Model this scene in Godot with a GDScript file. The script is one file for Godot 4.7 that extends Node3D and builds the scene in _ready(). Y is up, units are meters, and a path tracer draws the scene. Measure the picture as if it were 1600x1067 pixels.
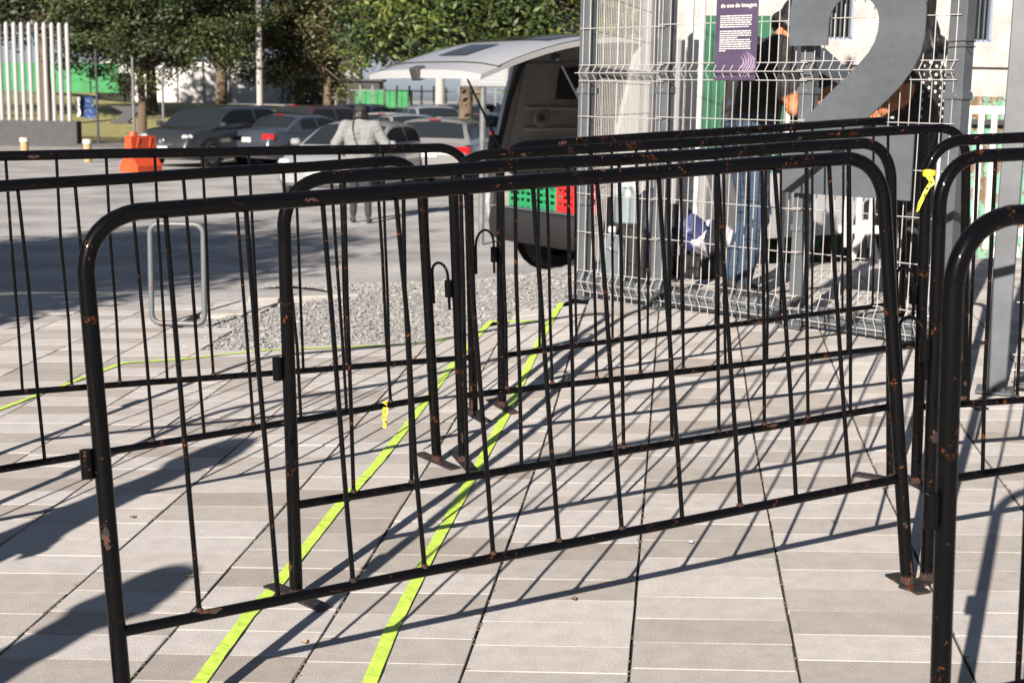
extends Node3D
# A row of black crowd barriers on a paved forecourt, a mesh fence with a numbered gate, a van and parked cars behind.

var M := {}
var taken := {}
var rng := RandomNumberGenerator.new()

# ---------------------------------------------------------------- mesh builder
class MB:
	var v := PackedVector3Array()
	var n := PackedVector3Array()
	var ix := PackedInt32Array()
	var c := PackedColorArray()
	var col := Color.WHITE

	func vert(p: Vector3, nn: Vector3) -> int:
		v.append(p); n.append(nn); c.append(col)
		return v.size() - 1

	func tri_i(a: int, b: int, d: int) -> void:   # counter-clockwise seen from outside
		ix.append(a); ix.append(d); ix.append(b)

	func tri(a: Vector3, b: Vector3, d: Vector3) -> void:
		var nn := (b - a).cross(d - a).normalized()
		tri_i(vert(a, nn), vert(b, nn), vert(d, nn))

	func quad(a: Vector3, b: Vector3, d: Vector3, e: Vector3) -> void:
		var nn := (d - a).cross(e - b).normalized()
		var i := vert(a, nn)
		vert(b, nn); vert(d, nn); vert(e, nn)
		tri_i(i, i + 1, i + 2); tri_i(i, i + 2, i + 3)

	func box(at: Vector3, size: Vector3, bs := Basis.IDENTITY, ch := 0.0) -> void:
		var h := size * 0.5
		if ch <= 0.0:
			for ax in 3:
				for s in [-1.0, 1.0]:
					var u := Vector3.ZERO; u[(ax + 1) % 3] = h[(ax + 1) % 3]
					var w := Vector3.ZERO; w[(ax + 2) % 3] = h[(ax + 2) % 3]
					var o := Vector3.ZERO; o[ax] = h[ax] * s
					if s < 0: u = -u
					quad(at + bs * (o - u - w), at + bs * (o + u - w), at + bs * (o + u + w), at + bs * (o - u + w))
			return
		# chamfered: six faces, twelve edges, eight corners
		for ax in 3:
			var b1 := (ax + 1) % 3
			var b2 := (ax + 2) % 3
			for s in [-1.0, 1.0]:
				var q := []
				for k in [[-1, -1], [1, -1], [1, 1], [-1, 1]]:
					var p := Vector3.ZERO
					p[ax] = h[ax] * s; p[b1] = (h[b1] - ch) * k[0] * s; p[b2] = (h[b2] - ch) * k[1]
					q.append(at + bs * p)
				quad(q[0], q[1], q[2], q[3])
			for s1 in [-1.0, 1.0]:
				for s2 in [-1.0, 1.0]:
					var e1 := Vector3.ZERO; e1[b1] = h[b1] * s1; e1[b2] = (h[b2] - ch) * s2
					var e2 := Vector3.ZERO; e2[b1] = (h[b1] - ch) * s1; e2[b2] = h[b2] * s2
					var t := Vector3.ZERO; t[ax] = h[ax] - ch
					var nn := Vector3.ZERO; nn[b1] = s1; nn[b2] = s2
					var a := bs * (e1 - t) + at
					var b := bs * (e1 + t) + at
					var d := bs * (e2 + t) + at
					var e := bs * (e2 - t) + at
					if (d - a).cross(e - b).dot(bs * nn) > 0: quad(a, b, d, e)
					else: quad(e, d, b, a)
		for sx in [-1.0, 1.0]:
			for sy in [-1.0, 1.0]:
				for sz in [-1.0, 1.0]:
					var a := at + bs * Vector3(h.x * sx, (h.y - ch) * sy, (h.z - ch) * sz)
					var b := at + bs * Vector3((h.x - ch) * sx, h.y * sy, (h.z - ch) * sz)
					var d := at + bs * Vector3((h.x - ch) * sx, (h.y - ch) * sy, h.z * sz)
					if (b - a).cross(d - a).dot(bs * Vector3(sx, sy, sz)) > 0: tri(a, b, d)
					else: tri(a, d, b)

	func tube(path: PackedVector3Array, r, sides := 10, cap := true) -> void:
		var m := path.size()
		var t0 := (path[1] - path[0]).normalized()
		var u := t0.cross(Vector3.UP if absf(t0.y) < 0.9 else Vector3.RIGHT).normalized()
		var base := v.size()
		var pt := t0
		for i in m:
			var t: Vector3
			if i == 0: t = t0
			elif i == m - 1: t = (path[i] - path[i - 1]).normalized()
			else: t = ((path[i] - path[i - 1]).normalized() + (path[i + 1] - path[i]).normalized()).normalized()
			if pt.cross(t).length() > 1e-6:
				u = u.rotated(pt.cross(t).normalized(), pt.angle_to(t))
			u = (u - t * u.dot(t)).normalized()
			pt = t
			var w := t.cross(u)
			var rr: float = r[i] if r is Array else r
			for k in sides:
				var a := TAU * k / sides
				var nn := u * cos(a) + w * sin(a)
				vert(path[i] + nn * rr, nn)
		for i in m - 1:
			for k in sides:
				var a := base + i * sides + k
				var b := base + i * sides + (k + 1) % sides
				tri_i(a, b, b + sides); tri_i(a, b + sides, a + sides)
		if cap:
			for e in [0, m - 1]:
				var nn := (path[0] - path[1]).normalized() if e == 0 else (path[m - 1] - path[m - 2]).normalized()
				var c0 := vert(path[e], nn)
				var ring := []
				for k in sides: ring.append(vert(v[base + e * sides + k], nn))
				for k in sides:
					if e == 0: tri_i(c0, ring[(k + 1) % sides], ring[k])
					else: tri_i(c0, ring[k], ring[(k + 1) % sides])

	func grid(pts: Array, nu: int, nv: int, flip := false, closed_v := false) -> void:  # pts[i * nv + j]
		var base := v.size()
		for i in nu:
			for j in nv:
				var i0 := maxi(i - 1, 0)
				var i1 := mini(i + 1, nu - 1)
				var j0 := (j - 1 + nv) % nv if closed_v else maxi(j - 1, 0)
				var j1 := (j + 1) % nv if closed_v else mini(j + 1, nv - 1)
				var du: Vector3 = pts[i1 * nv + j] - pts[i0 * nv + j]
				var dv: Vector3 = pts[i * nv + j1] - pts[i * nv + j0]
				var nn := du.cross(dv)
				nn = nn.normalized() if nn.length() > 1e-9 else Vector3.UP
				vert(pts[i * nv + j], -nn if flip else nn)
		for i in nu - 1:
			for j in (nv if closed_v else nv - 1):
				var a := base + i * nv + j
				var b := base + (i + 1) * nv + j
				var a2 := base + i * nv + (j + 1) % nv
				var b2 := base + (i + 1) * nv + (j + 1) % nv
				if flip:
					tri_i(a, b2, b); tri_i(a, a2, b2)
				else:
					tri_i(a, b, b2); tri_i(a, b2, a2)

	func lathe(prof: Array, segs: int, xf := Transform3D.IDENTITY) -> void:   # prof: Vector2(radius, height), bottom to top outside
		var pts := []
		for i in prof.size():
			for k in segs:
				var a := TAU * k / segs
				pts.append(xf * Vector3(prof[i].x * cos(a), prof[i].y, prof[i].x * sin(a)))
		grid(pts, prof.size(), segs, false, true)

	func prism(poly: PackedVector2Array, depth: float, xf := Transform3D.IDENTITY) -> void:   # polygon in xy, front face at z = depth
		var p := poly
		if Geometry2D.is_polygon_clockwise(p): p.reverse()
		var t := Geometry2D.triangulate_polygon(p)
		for i in range(0, t.size(), 3):
			var a := p[t[i]]
			var b := p[t[i + 1]]
			var d := p[t[i + 2]]
			if (b - a).cross(d - a) < 0:
				var s := b; b = d; d = s
			tri(xf * Vector3(a.x, a.y, depth), xf * Vector3(b.x, b.y, depth), xf * Vector3(d.x, d.y, depth))
			tri(xf * Vector3(a.x, a.y, 0), xf * Vector3(d.x, d.y, 0), xf * Vector3(b.x, b.y, 0))
		for i in p.size():
			var a := p[i]
			var b := p[(i + 1) % p.size()]
			quad(xf * Vector3(a.x, a.y, 0), xf * Vector3(b.x, b.y, 0), xf * Vector3(b.x, b.y, depth), xf * Vector3(a.x, a.y, depth))

	func mesh() -> ArrayMesh:
		var arr := []
		arr.resize(Mesh.ARRAY_MAX)
		arr[Mesh.ARRAY_VERTEX] = v
		arr[Mesh.ARRAY_NORMAL] = n
		arr[Mesh.ARRAY_COLOR] = c
		arr[Mesh.ARRAY_INDEX] = ix
		var m := ArrayMesh.new()
		m.add_surface_from_arrays(Mesh.PRIMITIVE_TRIANGLES, arr)
		return m

# ---------------------------------------------------------------- nodes
func numbered(called: String) -> String:
	var k: int = taken.get(called, 0)
	taken[called] = k + 1
	return called if k == 0 else "%s_%03d" % [called, k]

func put(called: String, mesh: Mesh, mat: Material, parent: Node3D = self, xf := Transform3D.IDENTITY) -> MeshInstance3D:
	var o := MeshInstance3D.new()
	o.mesh = mesh
	o.material_override = mat
	o.transform = xf
	if parent == self:
		o.name = numbered(called)
		add_child(o)
	else:
		o.name = called
		parent.add_child(o, true)
	return o

func obj(called: String, mb: MB, mat: Material, parent: Node3D = self, xf := Transform3D.IDENTITY) -> MeshInstance3D:
	return put(called, mb.mesh(), mat, parent, xf)

func tag(o: Node3D, label := "", category := "", group := "", kind := "") -> Node3D:
	if label: o.set_meta("label", label)
	if category: o.set_meta("category", category)
	if group: o.set_meta("group", group)
	if kind: o.set_meta("kind", kind)
	return o

func thing(called: String, label: String, category: String, at := Vector3.ZERO, bs := Basis.IDENTITY, group := "") -> Node3D:
	var o := Node3D.new()
	o.name = numbered(called)
	add_child(o)
	o.transform = Transform3D(bs, at)
	return tag(o, label, category, group)

func yaw(a: float) -> Basis:
	return Basis(Vector3.UP, a)

func along(dir: Vector3) -> Basis:     # x along dir (level), y up, z to its right
	var x := Vector3(dir.x, 0, dir.z).normalized()
	return Basis(x, Vector3.UP, x.cross(Vector3.UP))

# ---------------------------------------------------------------- ground shape
func ss(a: float, b: float, x: float) -> float:
	var t := clampf((x - a) / (b - a), 0, 1)
	return t * t * (3 - 2 * t)

func G(x: float, z: float) -> float:   # top of the paving: rises to the right, ramps down to the street
	var d := -z
	var near := 0.0043 + 0.0462 * clampf(x, -4, 5) + 0.0214 * clampf(d, -6, 20) + 0.11 * ss(5.0, 7.6, d) * ss(-0.6, 0.4, x) * (1.0 - ss(8.4, 13.0, d))
	var far := -0.30 - 0.005 * (minf(d, 45) - 12) + 0.03 * clampf(x, -3, 4)
	return lerpf(near, far, ss(9.0, 14.0, d))

func on(x: float, z: float, up := 0.0) -> Vector3:
	return Vector3(x, G(x, z) + up, z)

func gbasis(x: float, z: float, turn: float) -> Basis:
	var nx := Vector3(0.2, G(x + 0.1, z) - G(x - 0.1, z), 0)
	var nz := Vector3(0, G(x, z + 0.1) - G(x, z - 0.1), 0.2)
	var up := nz.cross(nx).normalized()
	var f := Vector3(cos(turn), 0, -sin(turn))
	f = (f - up * f.dot(up)).normalized()
	return Basis(f, up, f.cross(up))

# ---------------------------------------------------------------- materials
func noise(freq: float, seed_: int, oct := 4, type := FastNoiseLite.TYPE_SIMPLEX_SMOOTH) -> FastNoiseLite:
	var f := FastNoiseLite.new()
	f.noise_type = type
	f.frequency = freq
	f.seed = seed_
	f.fractal_octaves = oct
	return f

func grain_tex(size: int, fine: float, coarse: float, amount: float, patch: float, seed_: int, specks := 0.0) -> ImageTexture:
	var a := noise(fine, seed_, 3).get_seamless_image(size, size)
	var b := noise(coarse, seed_ + 7, 4).get_seamless_image(size, size)
	var da := a.get_data()
	var db := b.get_data()
	var out := PackedByteArray()
	out.resize(size * size * 3)
	var r := RandomNumberGenerator.new()
	r.seed = seed_
	for i in size * size:
		var k := 1.0 - amount * (1.0 - da[i] / 255.0) - patch * (1.0 - db[i] / 255.0)
		if specks > 0.0 and r.randf() < specks: k *= r.randf_range(0.45, 0.8)
		var q := int(clampf(k, 0, 1) * 255)
		out[i * 3] = q; out[i * 3 + 1] = q; out[i * 3 + 2] = q
	var im := Image.create_from_data(size, size, false, Image.FORMAT_RGB8, out)
	im.generate_mipmaps()
	return ImageTexture.create_from_image(im)

func normal_tex(size: int, freq: float, strength: float, seed_: int) -> ImageTexture:
	var a := noise(freq, seed_, 4).get_seamless_image(size, size)
	a.convert(Image.FORMAT_RGBA8)
	a.bump_map_to_normal_map(strength)
	a.generate_mipmaps()
	return ImageTexture.create_from_image(a)

func paint_tex(seed_: int, base: Color, under: Color, amount: float, scratch: float) -> ImageTexture:   # paint with chips of rust
	var size := 512
	var a := noise(0.02, seed_, 5).get_seamless_image(size, size).get_data()
	var b := noise(0.006, seed_ + 3, 2).get_seamless_image(size, size).get_data()
	var e := noise(0.09, seed_ + 5, 2).get_seamless_image(size, size).get_data()
	var out := PackedByteArray()
	out.resize(size * size * 3)
	for i in size * size:
		var chip := a[i] / 255.0 * 0.55 + b[i] / 255.0 * 0.3 + e[i] / 255.0 * 0.25
		var t := clampf((chip - (1.0 - amount)) * 30.0, 0, 1)
		var k := base.lerp(under.lerp(Color(0.20, 0.09, 0.04), e[i] / 255.0 * 0.6), t)
		if e[i] / 255.0 > 1.0 - scratch: k = k.lerp(Color(0.42, 0.42, 0.42), 0.55)
		out[i * 3] = int(k.r * 255); out[i * 3 + 1] = int(k.g * 255); out[i * 3 + 2] = int(k.b * 255)
	var im := Image.create_from_data(size, size, false, Image.FORMAT_RGB8, out)
	im.generate_mipmaps()
	return ImageTexture.create_from_image(im)

func lin(r: float, g: float, b: float) -> Color:
	return Color(r, g, b).linear_to_srgb()

func mat(color: Color, rough := 0.7, tex: Texture2D = null, scale := 1.0, nrm: Texture2D = null, depth := 1.0) -> StandardMaterial3D:
	var m := StandardMaterial3D.new()
	m.albedo_color = color
	m.roughness = rough
	if tex or nrm:
		m.uv1_triplanar = true
		m.uv1_world_triplanar = true
		m.uv1_scale = Vector3.ONE * scale
	if tex: m.albedo_texture = tex
	if nrm:
		m.normal_enabled = true
		m.normal_texture = nrm
		m.normal_scale = depth
	return m

func metal(color: Color, rough := 0.35) -> StandardMaterial3D:
	var m := mat(color, rough)
	m.metallic = 1.0
	return m

func carpaint(color: Color) -> StandardMaterial3D:
	var m := mat(color, 0.35)
	m.metallic = 0.25
	m.clearcoat_enabled = true
	m.clearcoat = 1.0
	m.clearcoat_roughness = 0.06
	return m

func vcol(rough := 0.8) -> StandardMaterial3D:
	var m := mat(Color.WHITE, rough)
	m.vertex_color_use_as_albedo = true
	return m

func make_materials() -> void:
	var grain := grain_tex(512, 0.16, 0.012, 0.15, 0.08, 11, 0.014)
	var soft := grain_tex(512, 0.05, 0.008, 0.10, 0.18, 21)
	var bump := normal_tex(512, 0.16, 3.0, 31)
	var rough_bump := normal_tex(512, 0.08, 6.0, 32)
	M.pavers = []
	for k in [[0.575, 0.543, 0.508], [0.54, 0.51, 0.475], [0.425, 0.39, 0.352], [0.385, 0.348, 0.31], [0.555, 0.528, 0.50], [0.465, 0.432, 0.396]]:
		M.pavers.append(mat(lin(k[0] * 0.735, k[1] * 0.735, k[2] * 0.745), 0.9, grain, 1.7, bump, 0.25))
	M.joint = mat(lin(0.10, 0.084, 0.068), 0.95, grain_tex(256, 0.05, 0.02, 0.6, 0.3, 15), 2.0, rough_bump, 1.0)
	M.mortar = mat(lin(0.37, 0.347, 0.32), 0.95, grain, 4.0)
	M.asphalt = mat(lin(0.40, 0.39, 0.38), 0.95, grain_tex(1024, 0.3, 0.004, 0.22, 0.26, 41, 0.02), 0.13, bump, 0.2)
	M.kerb = mat(lin(0.34, 0.325, 0.30), 0.9, grain, 1.0, bump, 0.6)
	M.gravelbed = mat(lin(0.27, 0.262, 0.255), 0.95, grain, 2.0, rough_bump, 1.5)
	M.stone = vcol(0.95)
	M.stone.albedo_texture = soft
	M.stone.uv1_triplanar = true
	M.grass = mat(lin(0.40, 0.365, 0.13), 0.95, grain_tex(512, 0.25, 0.01, 0.35, 0.22, 51), 0.3, rough_bump, 1.0)
	M.black = mat(Color.WHITE, 0.36, paint_tex(61, Color(0.022, 0.022, 0.024), Color(0.46, 0.25, 0.10), 0.192, 0.03), 2.3, normal_tex(256, 0.03, 2.0, 62), 0.25)
	M.black.clearcoat_enabled = true
	M.black.clearcoat = 0.3
	M.black.clearcoat_roughness = 0.04
	M.black.metallic_specular = 0.1
	M.rust = mat(lin(0.10, 0.042, 0.014), 0.9, grain, 6.0, rough_bump, 1.0)
	M.rusty = mat(Color(0.66, 0.62, 0.56), 0.85, paint_tex(65, Color(0.05, 0.04, 0.035), Color(0.44, 0.24, 0.10), 0.47, 0.0), 5.0, rough_bump, 0.8)
	M.plate = mat(Color.WHITE, 0.55, paint_tex(71, Color(0.09, 0.09, 0.095), Color(0.36, 0.18, 0.08), 0.31, 0.10), 2.2)
	M.tape = mat(lin(0.47, 0.66, 0.085), 0.45, grain_tex(256, 0.05, 0.012, 0.08, 0.12, 81, 0.008), 3.0, normal_tex(256, 0.02, 4.0, 82), 0.5)
	M.yellow = mat(lin(0.50, 0.40, 0.02), 0.45)
	M.fence = mat(lin(0.076, 0.086, 0.097), 0.45, soft, 0.8)
	M.wire = mat(lin(0.27, 0.264, 0.255), 0.45)
	M.galv = mat(lin(0.13, 0.137, 0.142), 0.5, soft, 1.0)
	M.rack = mat(Color.WHITE, 0.5, paint_tex(91, Color(0.29, 0.31, 0.325), Color(0.45, 0.25, 0.14), 0.26, 0.0), 1.0)
	M.purple = mat(lin(0.058, 0.04, 0.082), 0.5, soft, 1.0)
	M.lilac = mat(lin(0.20, 0.155, 0.23), 0.5)
	M.white = mat(lin(0.42, 0.412, 0.40), 0.55)
	M.pole = mat(lin(0.25, 0.25, 0.26), 0.4)
	M.whitewall = mat(lin(0.40, 0.375, 0.355), 0.8, soft, 0.5)
	M.greencloth = mat(lin(0.004, 0.085, 0.04), 0.8, soft, 1.5)
	M.teal = mat(Color.WHITE, 0.75, paint_tex(95, Color(0.36, 0.52, 0.45), Color(0.45, 0.30, 0.2), 0.40, 0.0), 0.7)
	M.tarp = mat(lin(0.02, 0.20, 0.055), 0.75, soft, 0.4)
	M.orange = mat(lin(0.60, 0.065, 0.014), 0.5, soft, 1.0)
	M.concrete = mat(lin(0.125, 0.122, 0.12), 0.9, grain, 0.6, bump, 0.6)
	M.tan = mat(lin(0.40, 0.27, 0.13), 0.85, grain, 1.0)
	M.bark = mat(lin(0.14, 0.10, 0.07), 0.95, grain, 2.0, rough_bump, 2.0)
	M.dark = mat(lin(0.025, 0.026, 0.028), 0.7)
	M.trim = mat(lin(0.009, 0.0093, 0.010), 0.65, soft, 2.0)
	M.rubber = mat(lin(0.018, 0.018, 0.018), 0.85)
	M.glass = mat(lin(0.012, 0.015, 0.018), 0.05)
	M.glass.metallic_specular = 0.13
	M.lens = mat(lin(0.30, 0.305, 0.31), 0.1)
	M.redlens = mat(lin(0.26, 0.008, 0.01), 0.15)
	M.chrome = metal(lin(0.75, 0.75, 0.75), 0.15)
	M.rim = metal(lin(0.5, 0.5, 0.52), 0.3)
	M.platewhite = mat(lin(0.33, 0.33, 0.32), 0.5)
	M.lining = mat(lin(0.36, 0.35, 0.34), 0.8, soft, 1.2)
	M.lining2 = mat(lin(0.44, 0.43, 0.42), 0.8, soft, 1.2)
	M.crategreen = mat(lin(0.012, 0.16, 0.06), 0.5)
	M.cratered = mat(lin(0.45, 0.012, 0.014), 0.5)
	M.skin = vcol(0.6)
	M.cloth = vcol(0.85)
	M.cloth.uv1_triplanar = true
	M.cloth.uv1_scale = Vector3.ONE * 2.5
	M.cloth.normal_enabled = true
	M.cloth.normal_texture = normal_tex(256, 0.02, 10.0, 97)
	M.cloth.normal_scale = 1.2
	M.leaf = vcol(0.6)
	M.leaf.backlight_enabled = true
	M.leaf.backlight = lin(0.06, 0.09, 0.01)
	M.hair = mat(lin(0.008, 0.007, 0.007), 0.5)
	M.bag = mat(lin(0.006, 0.006, 0.0065), 0.8, soft, 4.0)
	M.navy = mat(lin(0.007, 0.010, 0.024), 0.8, soft, 4.0)
	M.plastic = mat(lin(0.36, 0.35, 0.40), 0.4)
	M.violet = mat(lin(0.02, 0.024, 0.075), 0.5)
	M.clear = mat(Color(0.80, 0.88, 0.92, 0.13), 0.05)
	M.clear.transparency = BaseMaterial3D.TRANSPARENCY_ALPHA
	M.blue = mat(lin(0.02, 0.055, 0.16), 0.6, soft, 1.0)
	M.frameblue = mat(lin(0.15, 0.19, 0.25), 0.6)
	M.paper = mat(lin(0.18, 0.186, 0.19), 0.7)

# ---------------------------------------------------------------- setting
const PSI := 0.1117          # the paver strips run 6.4 degrees to the right of straight ahead
const STRIP := 0.402
const ROW := 0.1585

var gravel_poly := PackedVector2Array([Vector2(-1.76, -7.36), Vector2(-1.80, -8.45), Vector2(-1.62, -8.95), Vector2(-1.05, -9.25), Vector2(-1.5, -10.2), Vector2(-2.2, -12.2), Vector2(1.0, -13.5), Vector2(0.75, -10.2), Vector2(0.42, -8.35), Vector2(0.26, -8.06), Vector2(0.06, -7.75), Vector2(-0.115, -7.85), Vector2(-0.341, -7.56), Vector2(-1.29, -7.52)])

func uv_to(u: float, w: float) -> Vector2:      # strip coordinates to (x, z)
	return Vector2(u * cos(PSI) + w * sin(PSI), u * sin(PSI) - w * cos(PSI))

func paved(p: Vector2) -> bool:
	if p.y < -15.5 or p.y > 1.5: return false
	if Geometry2D.is_point_in_polygon(p, gravel_poly): return false
	if p.x < 0.1 and p.y < -9.05 - 0.06 * (p.x + 2.0): return false
	if p.x >= 0.1 and p.x < 0.42 + (-p.y - 8.2) * 0.24 and p.y < -8.2: return false
	return true

func sheet(called: String, x0: float, x1: float, z0: float, z1: float, step: float, up: float, m: Material) -> void:
	var nu := int((x1 - x0) / step) + 1
	var nv := int((z1 - z0) / step) + 1
	var pts := []
	for i in nu:
		for j in nv:
			var x := x0 + (x1 - x0) * i / (nu - 1)
			var z := z0 + (z1 - z0) * j / (nv - 1)
			pts.append(on(x, z, up))
	var mb := MB.new()
	mb.grid(pts, nu, nv, true)
	tag(obj(called, mb, m), "", "", "", "structure")

func build_ground() -> void:
	# one sheet to the horizon: fine near the camera, coarse far off
	var xs := []
	var zs := []
	var x := -300.0
	while x <= 300.0:
		xs.append(x)
		x += 0.5 if absf(x) < 12 - 0.01 else (4.0 if absf(x) < 60 - 0.01 else 40.0)
	var z := 40.0
	while z >= -400.0:
		zs.append(z)
		z -= 2.0 if z > 4.01 else (0.5 if z > -24 + 0.01 else (4.0 if z > -80 + 0.01 else 40.0))
	var pts := []
	for a in xs:
		for b in zs: pts.append(on(a, b, -0.03))
	var mb := MB.new()
	mb.grid(pts, xs.size(), zs.size())
	tag(obj("road", mb, M.asphalt), "", "", "", "structure")

	# paving: dark bed, pale sand in the tight joints, and every paver a piece of its own
	var pave := Node3D.new()
	pave.name = "pavement"
	add_child(pave)
	tag(pave, "", "", "", "structure")
	var bed := MB.new()
	var sand := MB.new()
	var list := []
	rng.seed = 5
	for i in range(-16, 22):
		var u := i * STRIP + 0.13
		var off := rng.randf() * ROW
		var darker := rng.randf() < 0.5
		for j in range(8, 92):
			var w := j * ROW + off
			var c := uv_to(u, w)
			if not paved(c): continue
			var d := -c.y
			if absf(c.x) > 0.42 * d + 0.9: continue
			var q := []
			var s := []
			for k in [[-0.5, -0.5], [0.5, -0.5], [0.5, 0.5], [-0.5, 0.5]]:
				var p := uv_to(u + k[0] * STRIP, w + k[1] * ROW)
				q.append(on(p.x, p.y, -0.010))
				p = uv_to(u + k[0] * (STRIP - 0.008), w + k[1] * ROW)
				s.append(on(p.x, p.y, -0.0022))
			bed.quad(q[0], q[1], q[2], q[3])
			sand.quad(s[0], s[1], s[2], s[3])
			if rng.randf() < 0.6: darker = not darker
			list.append([d if c.x > -3.0 and c.x < 3.5 else d + 6.0, c, [2, 3, 5, 5][rng.randi() % 4] if darker else [0, 1, 4, 1][rng.randi() % 4]])
	obj("joint_bed", bed, M.joint, pave)
	obj("joint_sand", sand, M.mortar, pave)
	list.sort_custom(func(a, b): return a[0] < b[0])
	var paver := []
	for k in 3:
		var b := MB.new()
		b.box(Vector3(0, -0.015, 0), Vector3(STRIP - [0.006, 0.008, 0.011][k], 0.03, ROW - [0.0006, 0.0010, 0.0016][k]), Basis.IDENTITY, 0.0012)
		paver.append(b.mesh())
	var rest := {}
	for i in list.size():
		var c: Vector2 = list[i][1]
		var bs := gbasis(c.x, c.y, -PSI) * Basis(Vector3(1, 0, 0), rng.randfn(0, 0.0022)) * Basis(Vector3(0, 0, 1), rng.randfn(0, 0.0015)) * Basis(Vector3.UP, rng.randfn(0, 0.004))
		var xf := Transform3D(bs, on(c.x, c.y, rng.randfn(0, 0.0006)))
		var tone: int = list[i][2]
		if i < 300:
			put("paver", paver[rng.randi() % 3], M.pavers[tone], pave, xf)
		else:
			if not rest.has(tone): rest[tone] = MB.new()
			rest[tone].box(xf * Vector3(0, -0.015, 0), Vector3(STRIP - 0.008, 0.03, ROW - 0.004), bs)
	for tone in rest:
		tag(obj("far_pavers", rest[tone], M.pavers[tone], pave), "", "", "", "stuff")

	# gravel patch
	var g := MB.new()
	var tri := Geometry2D.triangulate_polygon(gravel_poly)
	for i in range(0, tri.size(), 3):
		var a := gravel_poly[tri[i]]
		var b := gravel_poly[tri[i + 1]]
		var e := gravel_poly[tri[i + 2]]
		var n := 10
		for r in n:
			for s in n - r:
				var f := func(p, q): 
					var t: Vector2 = a + (b - a) * (float(p) / n) + (e - a) * (float(q) / n)
					return on(t.x, t.y, -0.012)
				for tr in [[[r, s], [r + 1, s], [r, s + 1]], [[r + 1, s], [r + 1, s + 1], [r, s + 1]]]:
					if tr[1][0] + tr[1][1] > n or tr[0][0] + tr[0][1] > n: continue
					var p0: Vector3 = f.call(tr[0][0], tr[0][1])
					var p1: Vector3 = f.call(tr[1][0], tr[1][1])
					var p2: Vector3 = f.call(tr[2][0], tr[2][1])
					if (p1 - p0).cross(p2 - p0).y > 0: g.tri(p0, p1, p2)
					else: g.tri(p0, p2, p1)
	tag(obj("gravel_bed", g, M.gravelbed), "", "", "", "structure")
	var stone := MB.new()
	var ico := []
	for i in 5:
		for k in 7:
			var a := TAU * k / 7
			var e := PI * i / 4.0
			var r := 1.0 + rng.randf_range(-0.25, 0.2) * sin(e)
			ico.append(Vector3(sin(e) * cos(a), -cos(e) * 0.7, sin(e) * sin(a)) * r)
	stone.grid(ico, 5, 7, false, true)
	var mm := MultiMesh.new()
	mm.transform_format = MultiMesh.TRANSFORM_3D
	mm.use_colors = true
	mm.mesh = stone.mesh()
	var where := []
	while where.size() < 30000:
		var p := Vector2(rng.randf_range(-2.2, 1.0), -7.3 - 5.5 * pow(rng.randf(), 1.5))
		if rng.randf() < 0.012: p = Vector2(rng.randf_range(-2.2, 0.3), rng.randf_range(-7.6, -7.1))
		elif not Geometry2D.is_point_in_polygon(p, gravel_poly): continue
		where.append(p)
	mm.instance_count = where.size()
	for i in where.size():
		var p: Vector2 = where[i]
		var s := rng.randf_range(0.004, 0.0095) * (1.0 + 0.9 * float(rng.randf() < 0.12))
		var bs := (Basis(Vector3(rng.randfn(), 0, rng.randfn()).normalized(), rng.randfn(0, 0.45)) * Basis(Vector3.UP, rng.randf() * TAU)).scaled_local(Vector3(s, s * rng.randf_range(0.35, 0.55), s * rng.randf_range(0.7, 1.2)))
		mm.set_instance_transform(i, Transform3D(bs, on(p.x, p.y, -0.012 + s * 0.35)))
		var t := rng.randf_range(0.24, 0.33) if rng.randf() > 0.05 else rng.randf_range(0.07, 0.2)
		mm.set_instance_color(i, Color(t * 1.0, t * 0.985, t * 0.96))
	var mi := MultiMeshInstance3D.new()
	mi.multimesh = mm
	mi.material_override = M.stone
	mi.name = "gravel"
	add_child(mi)
	tag(mi, "loose grey crushed stone beside the paving", "gravel", "", "stuff")

	# grit lying in the open joints between the strips
	var gm := MultiMesh.new()
	gm.transform_format = MultiMesh.TRANSFORM_3D
	gm.use_colors = true
	gm.mesh = mm.mesh
	var spots := []
	while spots.size() < 2600:
		var i := rng.randi_range(-9, 9)
		var w := rng.randf_range(2.6, 8.0)
		var clump := sin(w * 5.0 + i * 2.0) + 0.6 * sin(w * 17.0 + i)
		if clump < rng.randf_range(-1.2, 1.2): continue
		var p := uv_to((i + 0.5) * STRIP + 0.13 + rng.randfn(0, 0.0035), w)
		if paved(p): spots.append(p)
	gm.instance_count = spots.size()
	for i in spots.size():
		var sz := rng.randf_range(0.0018, 0.0046)
		gm.set_instance_transform(i, Transform3D(Basis(Vector3.UP, rng.randf() * TAU).scaled(Vector3(sz * 1.3, sz * 0.7, sz)), on(spots[i].x, spots[i].y, 0.0)))
		var t := rng.randf_range(0.04, 0.16)
		gm.set_instance_color(i, Color(t, t * 0.85, t * 0.68))
	var gi := MultiMeshInstance3D.new()
	gi.multimesh = gm
	gi.material_override = M.stone
	gi.name = "joint_grit"
	add_child(gi)
	tag(gi, "dark grit lying in the long paving joints", "grit", "", "stuff")

	# concrete edging along the street and by the gravel
	for k in [[Vector2(-1.66, -9.02), Vector2(-1.02, -9.32)]]:
		var a := on(k[0].x, k[0].y)
		var b := on(k[1].x, k[1].y)
		var e := MB.new()
		e.box(Vector3.ZERO, Vector3(a.distance_to(b), 0.16, 0.14), Basis.IDENTITY, 0.012)
		tag(obj("kerb", e, M.kerb, self, Transform3D(along(b - a), (a + b) * 0.5 + Vector3(0, -0.055, 0))), "", "", "", "structure")

	# far side of the street: sidewalk, lawn bank with a path
	var sw := MB.new()
	sw.box(Vector3(-27, -0.40, -44.5), Vector3(44, 0.30, 5.0), Basis.IDENTITY, 0.02)
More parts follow.
